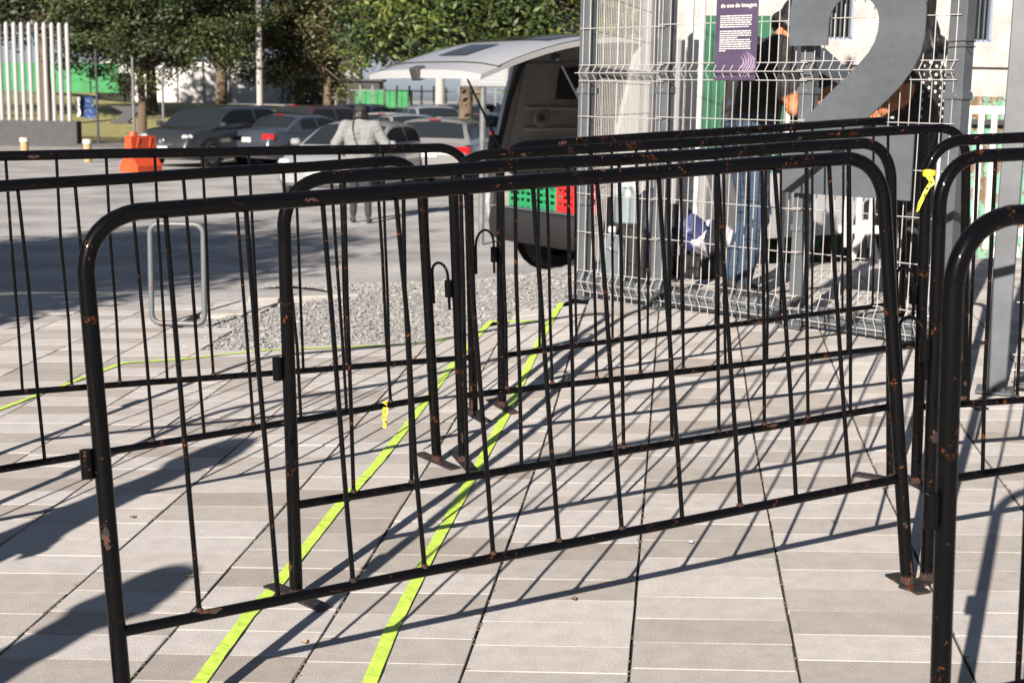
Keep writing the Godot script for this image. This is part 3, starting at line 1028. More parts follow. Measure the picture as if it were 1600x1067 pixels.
func person(label: String, at: Vector3, turn: float, j: Dictionary, pal: Array, cell: float, hair_long: bool, detail := true) -> Node3D:
	# pal: 0 skin, 1 top, 2 trousers, 3 shoes; figure faces local +x, its left is local -z
	var o := thing("person", label, "person", at, yaw(turn), "people around the gate")
	var mb := MB.new()
	var P: Vector3 = j.pelvis
	var C: Vector3 = j.chest
	var N: Vector3 = j.neck
	var H: Vector3 = j.head
	var f: Vector3 = j.get("face", V(1, 0, 0))
	var zz := V(0, 0, 1)
	var k: float = j.get("bulk", 1.0)
	var b := []
	for s in [-1.0, 1.0]:
		b.append([P + zz * s * 0.085, P.lerp(C, 0.5) + zz * s * 0.075, 0.105 * k, 0.108 * k, 2 if not j.get("coat", false) else 1])
		b.append([P.lerp(C, 0.35) + zz * s * 0.075, C + zz * s * 0.095, 0.108 * k, 0.112 * k, 1])
		var S: Vector3 = j["shoulder"][0 if s < 0 else 1]
		b.append([C + zz * s * 0.06 + V(0, 0.08, 0), S, 0.085 * k, 0.066 * k, 1])
		b.append([N - V(0, 0.05, 0), S - V(0, 0.005, 0), 0.062 * k, 0.055 * k, 1])
		var E: Vector3 = j["elbow"][0 if s < 0 else 1]
		var Wr: Vector3 = j["wrist"][0 if s < 0 else 1]
		if j.get("short", false):
			b.append([S, S.lerp(E, 0.62), 0.062 * k, 0.058 * k, 1])
			b.append([S.lerp(E, 0.6), E, 0.044, 0.040, 0])
			b.append([E, Wr, 0.040, 0.026, 0])
		else:
			b.append([S, E, 0.064 * k, 0.054 * k, 1])
			b.append([E, Wr, 0.052 * k, 0.038, 1])
		var Hp: Vector3 = P + zz * s * 0.09
		var K: Vector3 = j["knee"][0 if s < 0 else 1]
		var A: Vector3 = j["ankle"][0 if s < 0 else 1]
		b.append([Hp - V(0, 0.04, 0), K, 0.088, 0.062, 2])
		b.append([K, A + V(0, 0.05, 0), 0.062, 0.05, 2])
		b.append([A + V(-0.03, -0.045, 0), A + V(0.15, -0.055, s * 0.03), 0.042, 0.032, 3])
	b.append([N - V(0, 0.06, 0), N + (H - N) * 0.5, 0.058, 0.052, 0])
	figure(mb, b, cell, 0.045, pal)
	# head with a face
	var up := (H - N).normalized()
	f = (f - up * f.dot(up)).normalized()
	var sd := f.cross(up)
	var hb := [[H - up * 0.01 - f * 0.018, H + up * 0.022 - f * 0.012, 0.082, 0.080, 0], [H + f * 0.03 - up * 0.045, H + f * 0.028 + up * 0.01, 0.058, 0.066, 0],
		[H + f * 0.055 - up * 0.085, H + f * 0.045 - up * 0.06, 0.028, 0.036, 0], [H + f * 0.092 + up * 0.0, H + f * 0.108 - up * 0.028, 0.009, 0.014, 0],
		[H + f * 0.088 - up * 0.056 - sd * 0.016, H + f * 0.088 - up * 0.056 + sd * 0.016, 0.008, 0.008, 1]]
	for s in [-1.0, 1.0]:
		hb.append([H + sd * s * 0.078 + up * 0.018 - f * 0.006, H + sd * s * 0.079 - up * 0.03, 0.016, 0.011, 0])
		hb.append([H + sd * s * 0.032 + f * 0.079 + up * 0.008, H + sd * s * 0.034 + f * 0.079 + up * 0.008, 0.011, 0.011, 2])
	figure(mb, hb, 0.010 if detail else 0.016, 0.018, [pal[0], pal[0] * Color(0.8, 0.55, 0.55), Color(0.02, 0.015, 0.012)])
	for i in 2:
		var Wr: Vector3 = j["wrist"][i]
		var E: Vector3 = j["elbow"][i]
		var hd: Vector3 = j.get("hand_dir", [Wr - E, Wr - E])[i]
		if detail: hand(mb, Wr, hd, V(0, -0.3, 1.0 if i == 0 else -1.0), 1.0 if i == 0 else -1.0, pal, 0.6)
	obj("body", mb, M.cloth, o)
	# hair: strands bundled as overlapping locks round the skull
	var hm := MB.new()
	var r2 := RandomNumberGenerator.new()
	r2.seed = 9
	var hbones := [[H + up * 0.028 - f * 0.02, H + up * 0.030 - f * 0.026, 0.092, 0.092, 0]]
	for q in 26:
		var a := TAU * q / 26.0 + r2.randf() * 0.2
		if cos(a) > 0.55: continue
		var dd := f * cos(a) + sd * sin(a)
		var top := H + up * 0.075 + dd * 0.045
		var ln := (0.15 + 0.16 * r2.randf()) if hair_long else 0.15
		hbones.append([top, H + dd * (0.088 + r2.randf() * 0.012) - up * (ln - 0.07), 0.03, 0.016 + r2.randf() * 0.012, 0])
	figure(hm, hbones, 0.012 if detail else 0.018, 0.015, [Color.WHITE])
	obj("hair", hm, M.hair, o)
	return o

# ---------------------------------------------------------------- trees
func tree(called: String, label: String, at: Vector3, trunk: float, girth: float, clumps: Array, leaf: float, count: int, tones: Array, seed_: int, group := "trees along the street") -> void:
	var r := RandomNumberGenerator.new()
	r.seed = seed_
	var o := thing(called, label, "tree", at, Basis.IDENTITY, group)
	var tb := MB.new()
	var top := V(r.randfn(0, 0.08), trunk, r.randfn(0, 0.08))
	tb.tube(PackedVector3Array([V(0, -0.3, 0), V(0, 0.05, 0), top * 0.5 + V(r.randfn(0, 0.05), 0, 0), top]), [girth * 1.5, girth * 1.1, girth * 0.9, girth * 0.75], 9)
	for c in clumps:
		var p: Vector3 = c[0]
		var mid := top.lerp(p, 0.5) + V(r.randfn(0, 0.15), r.randfn(0, 0.1), r.randfn(0, 0.15))
		tb.tube(PackedVector3Array([top - V(0, 0.1, 0), mid, p]), [girth * 0.6, girth * 0.35, girth * 0.12], 6)
		for q in 4:
			var e: Vector3 = p + V(r.randfn(), r.randfn(), r.randfn()).normalized() * c[1] * 0.8
			tb.tube(PackedVector3Array([mid.lerp(p, 0.5), e]), [girth * 0.2, girth * 0.05], 5)
	obj("trunk", tb, M.bark, o)
	var lm := MB.new()
	var vol := 0.0
	for c in clumps: vol += pow(c[1], 2.2)
	for c in clumps:
		var n := int(count * pow(c[1], 2.2) / vol)
		# leaves sit in sprays gathered into tufts, so that the clump shades itself and shows gaps
		var sprays := maxi(8, n / 22)
		var tufts := []
		for s in maxi(6, int(6.5 * c[1] * c[1])):
			tufts.append([c[0] + V(r.randfn(), r.randfn() * 0.85, r.randfn()).normalized() * c[1] * pow(r.randf(), 0.35) * 0.95, r.randf_range(0.18, 0.36) * (0.5 + 0.4 * c[1]), tones[r.randi() % tones.size()]])
		for s in sprays:
			var dir := V(r.randfn(), r.randfn() * 0.7, r.randfn()).normalized()
			var tf: Array = tufts[r.randi() % tufts.size()]
			var sp: Vector3 = tf[0] + dir * tf[1] * pow(r.randf(), 0.4)
			var tone: Color = tf[2].lerp(tones[r.randi() % tones.size()], 0.35)
			for q in 22:
				var p := sp + V(r.randfn(), r.randfn() * 0.7, r.randfn()) * leaf * 1.5
				var ax := V(r.randfn(), r.randfn() * 0.6 - 0.2, r.randfn()).normalized()
				var nn := (V(r.randfn(), r.randf() + 0.5, r.randfn())).normalized()
				var bx := ax.cross(nn).normalized()
				nn = bx.cross(ax)
				var l := leaf * r.randf_range(0.7, 1.25)
				var w := l * 0.38
				var v := r.randf_range(0.75, 1.25)
				lm.col = Color(tone.r * v * r.randf_range(0.9, 1.15), tone.g * v, tone.b * v)
				var i0 := lm.vert(p - ax * l * 0.5, nn)
				lm.vert(p + bx * w * 0.5 + nn * w * 0.12, nn); lm.vert(p + ax * l * 0.5, nn); lm.vert(p - bx * w * 0.5 + nn * w * 0.12, nn)
				lm.tri_i(i0, i0 + 1, i0 + 2); lm.tri_i(i0, i0 + 2, i0 + 3)
	obj("crown", lm, M.leaf, o)

# ---------------------------------------------------------------- cars (x forward, z right)
const CARS := {
	"sedan": {"L": 4.6, "W": 1.78, "H": 1.46, "top": [0.66, 0.93, 1.0, 0.99, 0.96, 0.94, 0.93, 0.92, 0.83, 0.72, 0.52], "gx": [0.13, 0.31, 0.56, 0.75], "wr": 0.315},
	"suv": {"L": 4.55, "W": 1.84, "H": 1.68, "top": [0.76, 1.04, 1.10, 1.09, 1.07, 1.05, 1.05, 1.06, 0.98, 0.86, 0.58], "gx": [0.02, 0.10, 0.56, 0.76], "wr": 0.35},
	"hatch": {"L": 3.9, "W": 1.70, "H": 1.48, "top": [0.70, 0.92, 0.98, 0.97, 0.95, 0.94, 0.93, 0.93, 0.86, 0.74, 0.52], "gx": [0.03, 0.13, 0.56, 0.78], "wr": 0.30},
}
const XF := [0.0, 0.02, 0.10, 0.2, 0.35, 0.5, 0.65, 0.77, 0.91, 0.975, 1.0]
const WF := [0.84, 0.93, 0.98, 1.0, 1.0, 1.0, 1.0, 0.99, 0.95, 0.88, 0.76]

func panel_quad(a: Vector3, b: Vector3, c: Vector3, d: Vector3, proud: float) -> MB:
	var nn := (c - a).cross(d - b).normalized() * proud
	var mb := MB.new()
	mb.quad(a + nn, b + nn, c + nn, d + nn)
	for e in [[a, b], [b, c], [c, d], [d, a]]: mb.quad(e[0] - nn, e[1] - nn, e[1] + nn, e[0] + nn)
	return mb

func wheel(o: Node3D, p: Vector3, r: float, side: float) -> void:
	var xf := Transform3D(Basis(V(1, 0, 0), PI / 2 * side), p)
	var t := MB.new()
	t.lathe([Vector2(r * 0.62, -0.10), Vector2(r * 0.9, -0.10), Vector2(r, -0.07), Vector2(r, 0.07), Vector2(r * 0.92, 0.10), Vector2(r * 0.66, 0.10), Vector2(r * 0.62, 0.085)], 22, xf)
	var w := obj("wheel", t, M.rubber, o)
	var rm := MB.new()
	rm.lathe([Vector2(r * 0.64, 0.05), Vector2(r * 0.64, 0.09), Vector2(r * 0.58, 0.092), Vector2(r * 0.55, 0.05), Vector2(r * 0.2, 0.055), Vector2(r * 0.16, 0.075), Vector2(0.0, 0.078)], 22, xf)
	for k in 5:
		var a := TAU * k / 5
		rm.box(xf * V(cos(a) * r * 0.36, 0.068, sin(a) * r * 0.36), Vector3(r * 0.5, 0.03, r * 0.13), xf.basis * Basis(V(0, 1, 0), -a))
	obj("rim", rm, M.rim, w)

func car(kind: String, label: String, paint: Material, at: Vector3, fwd: Vector3, badge := false) -> void:
	var s: Dictionary = CARS[kind]
	var o := thing("parked_car", label, "car", at, along(fwd), "cars parked along the street")
	var L: float = s.L
	var W: float = s.W / 2
	var H: float = s.H
	var pts := []
	for i in 11:
		var x: float = (XF[i] - 0.5) * L
		var t: float = s.top[i]
		var w: float = W * WF[i]
		var yb := 0.30 if i == 0 or i == 10 else (0.24 if i == 1 or i == 9 else 0.20)
		var sec := [Vector2(0, yb), Vector2(w * 0.85, yb), Vector2(w * 0.96, yb + 0.06), Vector2(w, lerpf(yb, t, 0.45)), Vector2(w * 0.985, lerpf(yb, t, 0.75)), Vector2(w * 0.93, t - 0.045), Vector2(w * 0.84, t - 0.006), Vector2(w * 0.5, t + 0.015), Vector2(0, t + 0.022)]
		for q in sec: pts.append(V(x, q.y, q.x))
		for q in range(7, 0, -1): pts.append(V(x, sec[q].y, -sec[q].x))
	var mb := MB.new()
	mb.grid(pts, 11, 16, false, true)
	for e in [0, 10]:
		var c := V((XF[e] - 0.5) * L, (0.3 + s.top[e]) / 2, 0)
		for k in 16:
			var a: Vector3 = pts[e * 16 + k]
			var b: Vector3 = pts[e * 16 + (k + 1) % 16]
			if e == 0: mb.tri(c, a, b) if (a - c).cross(b - c).x < 0 else mb.tri(c, b, a)
			else: mb.tri(c, a, b) if (a - c).cross(b - c).x > 0 else mb.tri(c, b, a)
	obj("body", mb, paint, o)
	# greenhouse: one smooth shell, glass laid just proud of it
	var gx: Array = s.gx
	var X := []
	for q in gx: X.append((q - 0.5) * L)
	var by: float = s.top[4] - 0.02
	var wb := W * 0.95
	var wt := W * 0.73
	var hx := func(x: float) -> float:
		var t: float = minf((x - X[0]) / (X[1] - X[0]), (X[3] - x) / (X[3] - X[2]))
		t = clampf(t, 0, 1.25)
		var k: float = t - 0.16 * pow(maxf(t - 0.55, 0.0) / 0.7, 2.0) * 1.9
		return lerpf(by, H - 0.02, clampf(k, 0, 1)) - 0.03 * pow((x - (X[1] + X[2]) / 2) / L * 2.6, 2.0)
	var cp := func(x: float, q: float, off: float) -> Vector3:
		var h: float = hx.call(x)
		var rel := clampf((h - by) / (H - by), 0, 1)
		var we := lerpf(wb, wt, rel)
		var m := minf(q, 1.0 - q)
		var sg := 1.0 if q < 0.5 else -1.0
		var crown := 0.075 * rel
		if m < 0.3:
			var t := m / 0.3
			return V(x, lerpf(by - 0.03, h - crown, t), sg * (lerpf(wb, we, t) + 0.018 * sin(PI * t) * rel + off))
		var u := (m - 0.3) / 0.2
		return V(x, h - crown + crown * pow(sin(PI / 2 * u), 0.6) + off, sg * we * (1.0 - u))
	var cpts := []
	for i in 21:
		for k in 21:
			var q := k / 20.0
			cpts.append(cp.call(lerpf(X[0], X[3], i / 20.0), q, 0.0))
	var cb := MB.new()
	cb.grid(cpts, 21, 21, true)
	if cb.n[10 * 21 + 10].y < 0:
		cb = MB.new()
		cb.grid(cpts, 21, 21)
	obj("cabin", cb, paint, o)
	var glass := func(called: String, x0: float, x1: float, q0: float, q1: float) -> void:
		var g := []
		for i in 6:
			for k in 7: g.append(cp.call(lerpf(x0, x1, i / 5.0), lerpf(q0, q1, k / 6.0), 0.009))
		var gm := MB.new()
		gm.grid(g, 6, 7)
		var mid: Vector3 = gm.v[20]
		if gm.n[20].dot(mid - V(mid.x, by - 0.3, 0)) < 0:
			gm = MB.new()
			gm.grid(g, 6, 7, true)
		obj(called, gm, M.glass, o)
	glass.call("windscreen", lerpf(X[2], X[3], 0.10), lerpf(X[2], X[3], 0.93), 0.315, 0.685)
	glass.call("rear_window", lerpf(X[0], X[1], 0.22), lerpf(X[0], X[1], 0.88), 0.325, 0.675)
	for sgn in [1, -1]:
		for half in 2:
			var x0: float = lerpf(X[0], X[1], 0.85) if half == 0 else lerpf(X[1], X[2], 0.52)
			var x1: float = lerpf(X[1], X[2], 0.45) if half == 0 else lerpf(X[2], X[3], 0.55)
			if sgn > 0: glass.call("side_window", x0, x1, 0.075, 0.265)
			else: glass.call("side_window", x0, x1, 0.735, 0.925)
			var sm_ := MB.new()
			var xs: float = (x0 if half == 0 else x1) + (0.02 if half == 0 else -0.06)
			sm_.tube(PackedVector3Array([V(xs, 0.30, sgn * W * 0.985), V(xs, 0.55, sgn * W * 1.001), V(xs, by - 0.10, sgn * W * 0.955)]), 0.006, 5)
			obj("door_seam", sm_, M.rubber, o)
			var hd := MB.new()
			hd.box(V(x0 + 0.10, by - 0.17, sgn * W * 0.985), Vector3(0.17, 0.03, 0.03), Basis.IDENTITY, 0.01)
			obj("door_handle", hd, paint, o)
		for fx in [0.19, 0.81]:
			var wp := V((fx - 0.5) * L, s.wr, sgn * (W - 0.10))
			var ar := MB.new()
			ar.lathe([Vector2(0.0, 0.0), Vector2(s.wr * 1.18, 0.0), Vector2(s.wr * 1.18, 0.02), Vector2(0.0, 0.02)], 22, Transform3D(Basis(V(1, 0, 0), PI / 2 * sgn), V(wp.x, wp.y + 0.03, sgn * (W - 0.012))))
			obj("wheel_arch", ar, M.trim, o)
			wheel(o, wp + V(0, 0, sgn * 0.02), s.wr, sgn)
		var ty: float = s.top[9] * 0.93
		var hl := MB.new()
		hl.box(V(L * 0.462, ty, sgn * W * 0.72), Vector3(0.18, 0.12, 0.30), Basis(V(0, 1, 0), -sgn * 0.45), 0.045)
		obj("headlight", hl, M.lens, o)
		var fg := MB.new()
		fg.box(V(L * 0.488, 0.40, sgn * W * 0.70), Vector3(0.10, 0.09, 0.16), Basis(V(0, 1, 0), -sgn * 0.3), 0.03)
		obj("fog_light", fg, M.lens, o)
		var tl := MB.new()
		tl.box(V(-L * 0.478, s.top[1] * 0.86, sgn * W * 0.76), Vector3(0.12, 0.17, 0.36), Basis(V(0, 1, 0), sgn * 0.3), 0.03)
		obj("tail_light", tl, M.redlens, o)
		var mr := MB.new()
		mr.box(V(X[3] - 0.18, by + 0.06, sgn * (W + 0.09)), Vector3(0.12, 0.13, 0.2), Basis.IDENTITY, 0.035)
		obj("wing_mirror", mr, M.trim if kind == "suv" else paint, o)
	var gr := MB.new()
	gr.box(V(L * 0.490, 0.60, 0), Vector3(0.05, 0.10, W * 0.95), Basis.IDENTITY, 0.02)
	gr.box(V(L * 0.488, 0.36, 0), Vector3(0.06, 0.12, W * 1.1), Basis.IDENTITY, 0.02)
	obj("grille", gr, M.trim, o)
	var bp := MB.new()
	bp.box(V(-L * 0.492, 0.42, 0), Vector3(0.10, 0.16, W * 1.5), Basis.IDENTITY, 0.04)
	obj("rear_bumper", bp, M.trim if kind == "suv" else paint, o)
	for e in [0.503, -0.503]:
		var np := MB.new()
		np.box(V(L * e, 0.50 if e > 0 else 0.72, 0), Vector3(0.012, 0.13, 0.32), Basis.IDENTITY, 0.004)
		obj("number_plate", np, M.platewhite, o)
	var br := MB.new()
	br.box(V(-L * 0.5 + (gx[1] * L) - 0.05, H - 0.085, 0), Vector3(0.05, 0.02, 0.26), Basis.IDENTITY, 0.008)
	obj("brake_light", br, M.redlens, o)
	if badge:
		var bd := MB.new()
		for w in [[0.085, 0.055, 0.0], [0.03, 0.053, 0.0], [0.055, 0.024, 0.02]]:
			var ring := PackedVector3Array()
			for k in 21: ring.append(V(L * 0.508, 0.685 + w[2] + w[1] * sin(TAU * k / 20), w[0] * cos(TAU * k / 20)))
			bd.tube(ring, 0.009, 6)
		obj("badge", bd, M.chrome, o)
		var bar := MB.new()
		bar.box(V(L * 0.512, 0.605, 0), Vector3(0.03, 0.025, W * 0.8), Basis.IDENTITY, 0.008)
		obj("chrome_bar", bar, M.chrome, o)
		var sk := MB.new()
		sk.box(V(L * 0.497, 0.42, 0), Vector3(0.05, 0.09, W * 1.35), Basis.IDENTITY, 0.03)
		obj("front_bumper", sk, mat(lin(0.16, 0.16, 0.165), 0.5), o)

func build_cars() -> void:
	var gunmetal := carpaint(lin(0.017, 0.0175, 0.019))
	var blackp := carpaint(lin(0.012, 0.012, 0.014))
	var bluegrey := carpaint(lin(0.03, 0.036, 0.048))
	var silver := carpaint(lin(0.20, 0.208, 0.22))
	var whitep := carpaint(lin(0.34, 0.34, 0.345))
	var grey := carpaint(lin(0.13, 0.13, 0.13))
	var maroon := carpaint(lin(0.03, 0.014, 0.014))
	var at := func(x, z): return on(x, z, -0.03)
	car("suv", "charcoal SUV facing the camera beside the orange plastic barrier", gunmetal, at.call(-8.2, -39.4), V(-0.42, 0, 1), true)
	car("sedan", "dark grey sedan parked just behind the charcoal SUV", gunmetal, at.call(-7.35, -44.6), V(-0.40, 0, 1))
	car("sedan", "blue-grey sedan seen from behind, next to the dark sedan", bluegrey, at.call(-5.95, -40.6), V(0.62, 0, -1))
	car("suv", "black SUV with red tail lights behind the blue-grey sedan", maroon, at.call(-5.9, -46.8), V(0.62, 0, -1))
	car("suv", "dark SUV facing the camera, left of the capped person's head", blackp, at.call(-5.9, -53.5), V(-0.2, 0, 1))
	car("sedan", "white sedan seen from behind to the right of the person's head", whitep, at.call(-4.2, -47.5), V(0.1, 0, -1))
	car("sedan", "silver sedan facing the camera above the grey hatchback's roof", silver, at.call(-3.2, -44.0), V(0.35, 0, 1))
	car("suv", "bluish silver SUV facing the camera behind the silver sedan", silver, at.call(-2.85, -51.0), V(0.3, 0, 1))
	car("suv", "grey-blue SUV facing the camera, behind the other silver SUV", bluegrey, at.call(-2.2, -57.5), V(0.3, 0, 1))
	car("sedan", "white sedan far back, left of the small sign post", whitep, at.call(-1.9, -64.0), V(0.1, 0, -1))
	car("suv", "silver SUV farthest back, behind the small sign post", silver, at.call(-1.3, -70.0), V(0.1, 0, 1))
	car("hatch", "grey hatchback seen from behind with two red tail lights", grey, at.call(-1.42, -31.0), V(0.16, 0, -1))
	car("sedan", "pale silver sedan facing the camera behind the capped person", silver, at.call(-3.0, -28.5), V(-0.30, 0, 1))
	car("hatch", "dark hatchback in the second row behind the capped person", blackp, at.call(-4.9, -61.0), V(0.2, 0, 1))
	car("sedan", "light grey sedan between the white sedans far back", grey, at.call(-3.9, -57.5), V(0.2, 0, -1))
	car("hatch", "silver hatchback in the farthest row, left of the pale column", silver, at.call(-4.2, -67.5), V(0.1, 0, 1))
	car("sedan", "dark sedan right of the small sign post, beside the van", bluegrey, at.call(-0.9, -45.0), V(0.2, 0, -1))

# ---------------------------------------------------------------- the open van
func crate(label: String, at: Vector3, bs: Basis, m: Material, size: Vector3) -> void:
	var o := thing("crate", label, "crate", at, bs, "plastic crates in the van")
	var fl := MB.new()
	fl.box(V(0, 0.012, 0), Vector3(size.x, 0.02, size.z), Basis.IDENTITY, 0.004)
	obj("floor", fl, m, o)
	for sx in [-1.0, 1.0]:
		for k in 4:
			var y: float = 0.035 + k * (size.y - 0.05) / 3.0
			for e in 2:
				var mb := MB.new()
				if e == 0: mb.box(V(0, y, sx * (size.z / 2 - 0.006)), Vector3(size.x, 0.03, 0.012), Basis.IDENTITY, 0.003)
				else: mb.box(V(sx * (size.x / 2 - 0.006), y, 0), Vector3(0.012, 0.03, size.z - 0.026), Basis.IDENTITY, 0.003)
				obj("slat", mb, m, o)
		for k in 5:
			for e in 2:
				var mb := MB.new()
				var t := -0.5 + k / 4.0
				if e == 0: mb.box(V(t * (size.x - 0.02), size.y / 2, sx * (size.z / 2 - 0.008)), Vector3(0.02, size.y, 0.009))
				elif k > 0 and k < 4: mb.box(V(sx * (size.x / 2 - 0.008), size.y / 2, t * (size.z - 0.02)), Vector3(0.009, size.y, 0.02))
				else: continue
				obj("stile", mb, m, o)

func build_van() -> void:
	var paint := carpaint(lin(0.36, 0.36, 0.365))
	var org := on(0.23, -11.95, 0.0)
	var fw := V(0.82, 0, -0.57)
	var bs := along(fw)
	var o := thing("van", "white van with its tailgate raised behind the fence corner", "van", org, bs)
	var side := PackedVector2Array([Vector2(0.06, 0.36), Vector2(0.0, 0.60), Vector2(0.04, 0.95), Vector2(0.16, 1.46), Vector2(0.27, 1.86), Vector2(0.40, 1.97), Vector2(1.6, 2.01), Vector2(2.35, 1.97), Vector2(2.62, 1.82), Vector2(3.12, 1.10), Vector2(3.72, 0.96), Vector2(3.88, 0.78), Vector2(3.9, 0.36)])
	for sg in [-1.0, 1.0]:
		var mb := MB.new()
		mb.prism(side, 0.05, Transform3D(Basis.IDENTITY, V(0, 0, sg * 0.85 - (0.05 if sg > 0 else 0.0))))
		obj("side_panel", mb, paint, o)
		for x in [0.68, 3.15]:
			var ar := MB.new()
			ar.lathe([Vector2(0.0, 0.0), Vector2(0.36, 0.0), Vector2(0.36, 0.02), Vector2(0.0, 0.02)], 24, Transform3D(Basis(V(1, 0, 0), PI / 2 * sg), V(x, 0.33, sg * 0.838)))
			obj("wheel_arch", ar, M.trim, o)
			wheel(o, V(x, 0.30, sg * 0.76), 0.30, sg)
		var gl := PackedVector2Array([Vector2(1.72, 1.18), Vector2(1.78, 1.76), Vector2(2.34, 1.74), Vector2(2.52, 1.66), Vector2(2.92, 1.18)])
		var gm := MB.new()
		gm.prism(gl, 0.006, Transform3D(Basis.IDENTITY, V(0, 0, sg * 0.851 - (0.006 if sg < 0 else 0.0))))
		obj("side_window", gm, M.glass, o)
		var gasket := MB.new()
		var ring := PackedVector3Array()
		for p in gl: ring.append(V(p.x, p.y, sg * 0.856))
		ring.append(ring[0])
		gasket.tube(ring, 0.012, 6)
		obj("window_seal", gasket, M.rubber, o)
		var hl := MB.new()
		hl.box(V(3.80, 0.84, sg * 0.66), Vector3(0.2, 0.18, 0.34), Basis(V(0, 1, 0), -sg * 0.4), 0.05)
		obj("headlight", hl, M.lens, o)
		# rear corner pillar with black seal and tall tail lamp
		var sl := MB.new()
		sl.tube(PackedVector3Array([V(0.03, 0.55, sg * 0.785), V(0.05, 0.95, sg * 0.785), V(0.18, 1.46, sg * 0.775), V(0.29, 1.78, sg * 0.755), V(0.35, 1.87, sg * 0.70)]), 0.024, 8)
		obj("door_seal", sl, M.rubber, o)
		var tl := MB.new()
		tl.box(V(0.035, 0.95, sg * 0.822), Vector3(0.10, 0.48, 0.07), Basis(V(0, 0, 1), -0.17), 0.02)
		obj("tail_light", tl, M.dark, o)
		var st := MB.new()
		var gtop := V(-0.42, 1.86, sg * 0.70)
		st.tube(PackedVector3Array([V(0.10, 1.05, sg * 0.755), V(0.10, 1.05, sg * 0.755).lerp(gtop, 0.5), gtop]), [0.014, 0.010, 0.007], 8)
		obj("gas_strut", st, M.dark, o)
	var mb := MB.new()
	mb.box(V(1.35, 1.97, 0), Vector3(2.05, 0.05, 1.60), Basis.IDENTITY, 0.015)
	obj("roof", mb, paint, o)
	mb = MB.new()
	mb.box(V(1.9, 0.52, 0), Vector3(3.6, 0.08, 1.62))
	obj("floor", mb, M.lining2, o)
	mb = MB.new()
	mb.box(V(1.95, 1.22, 0), Vector3(0.04, 1.34, 1.60))
	obj("bulkhead", mb, M.lining, o)
	mb = MB.new()
	mb.box(V(3.4, 0.72, 0), Vector3(0.95, 0.5, 1.56), Basis.IDENTITY, 0.08)
	obj("bonnet", mb, paint, o)
	obj("windscreen", panel_quad(V(3.14, 1.06, 0.78), V(3.14, 1.06, -0.78), V(2.50, 1.86, -0.70), V(2.50, 1.86, 0.70), 0.008), M.glass, o)
	# far inner wall: trim panel, pressed ribs, dark upper recess
	mb = MB.new()
	mb.prism(PackedVector2Array([Vector2(0.13, 0.57), Vector2(0.15, 0.95), Vector2(0.28, 1.46), Vector2(0.36, 1.80), Vector2(1.9, 1.88), Vector2(1.9, 0.57)]), 0.02, Transform3D(Basis.IDENTITY, V(0, 0, -0.795)))
	var lin_ := obj("inner_lining", mb, M.lining, o)
	mb = MB.new()
	mb.prism(PackedVector2Array([Vector2(0.42, 1.12), Vector2(0.80, 1.12), Vector2(1.75, 0.78), Vector2(1.75, 0.62), Vector2(0.40, 1.02)]), 0.03, Transform3D(Basis.IDENTITY, V(0, 0, -0.774)))
	obj("brace", mb, M.lining2, lin_)
	for y in [1.24, 1.42]:
		mb = MB.new()
		mb.box(V(1.1, y, -0.765), Vector3(1.5, 0.03, 0.03), Basis.IDENTITY, 0.008)
		obj("rib", mb, M.lining2, lin_)
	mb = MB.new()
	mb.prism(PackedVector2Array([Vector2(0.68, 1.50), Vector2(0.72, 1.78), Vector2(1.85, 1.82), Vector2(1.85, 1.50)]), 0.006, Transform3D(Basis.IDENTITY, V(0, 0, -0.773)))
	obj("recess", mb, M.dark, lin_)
	mb = MB.new()
	mb.lathe([Vector2(0.0, 0.0), Vector2(0.085, 0.0), Vector2(0.09, 0.02), Vector2(0.07, 0.03), Vector2(0.0, 0.022)], 20, Transform3D(Basis(V(1, 0, 0), PI / 2), V(0.52, 1.34, -0.775)))
	obj("speaker_cover", mb, M.lining, lin_)
	# rear bumper with step
	var bp := []
	for i in 13:
		var t := -1.0 + i / 6.0
		var x := -0.10 + 0.16 * pow(absf(t), 5.0)
		for q in [Vector2(0.06, 0.30), Vector2(0.0, 0.32), Vector2(-0.015, 0.46), Vector2(0.0, 0.555), Vector2(0.03, 0.575), Vector2(0.16, 0.58)]:
			bp.append(V(x + q.x, q.y, t * 0.86))
	mb = MB.new()
	mb.grid(bp, 13, 6)
	var bump := obj("rear_bumper", mb, M.trim, o)
	mb = MB.new()
	mb.box(V(0.02, 0.59, 0), Vector3(0.14, 0.02, 1.4), Basis.IDENTITY, 0.006)
	obj("sill_plate", mb, M.chrome, bump)
	# raised tailgate: curved shell with inner face, glass and handle
	var tg := []
	var ti := []
	for i in 11:
		var t := i / 10.0
		var x := lerpf(0.36, -1.22, t)
		var y := 2.02 + 0.05 * sin(t * PI) - 0.31 * pow(t, 1.4)
		for k in 9:
			var u := -1.0 + k / 4.0
			var e: float = 0.035 * pow(absf(u), 4)
			tg.append(V(x + 0.05 * t * u * u, y - e, u * (0.80 + 0.03 * t)))
			ti.append(V(x + 0.05 * t * u * u, y - 0.065 - e * 0.3, u * (0.79 + 0.03 * t)))
	mb = MB.new()
	mb.grid(tg, 11, 9)
	if mb.n[45].y < 0:
		mb = MB.new()
		mb.grid(tg, 11, 9, true)
	var m2 := MB.new()
	m2.grid(ti, 11, 9)
	if m2.n[45].y > 0:
		m2 = MB.new()
		m2.grid(ti, 11, 9, true)
	for k in 10:
		m2.quad(tg[k * 9 + 8], ti[k * 9 + 8], ti[k * 9 + 17], tg[k * 9 + 17])
		m2.quad(ti[k * 9], tg[k * 9], tg[k * 9 + 9], ti[k * 9 + 9])
	for k in 8: m2.quad(ti[90 + k], tg[90 + k], tg[91 + k], ti[91 + k])
	var gate := obj("tailgate", mb, paint, o)
	obj("inner_panel", m2, paint, gate)
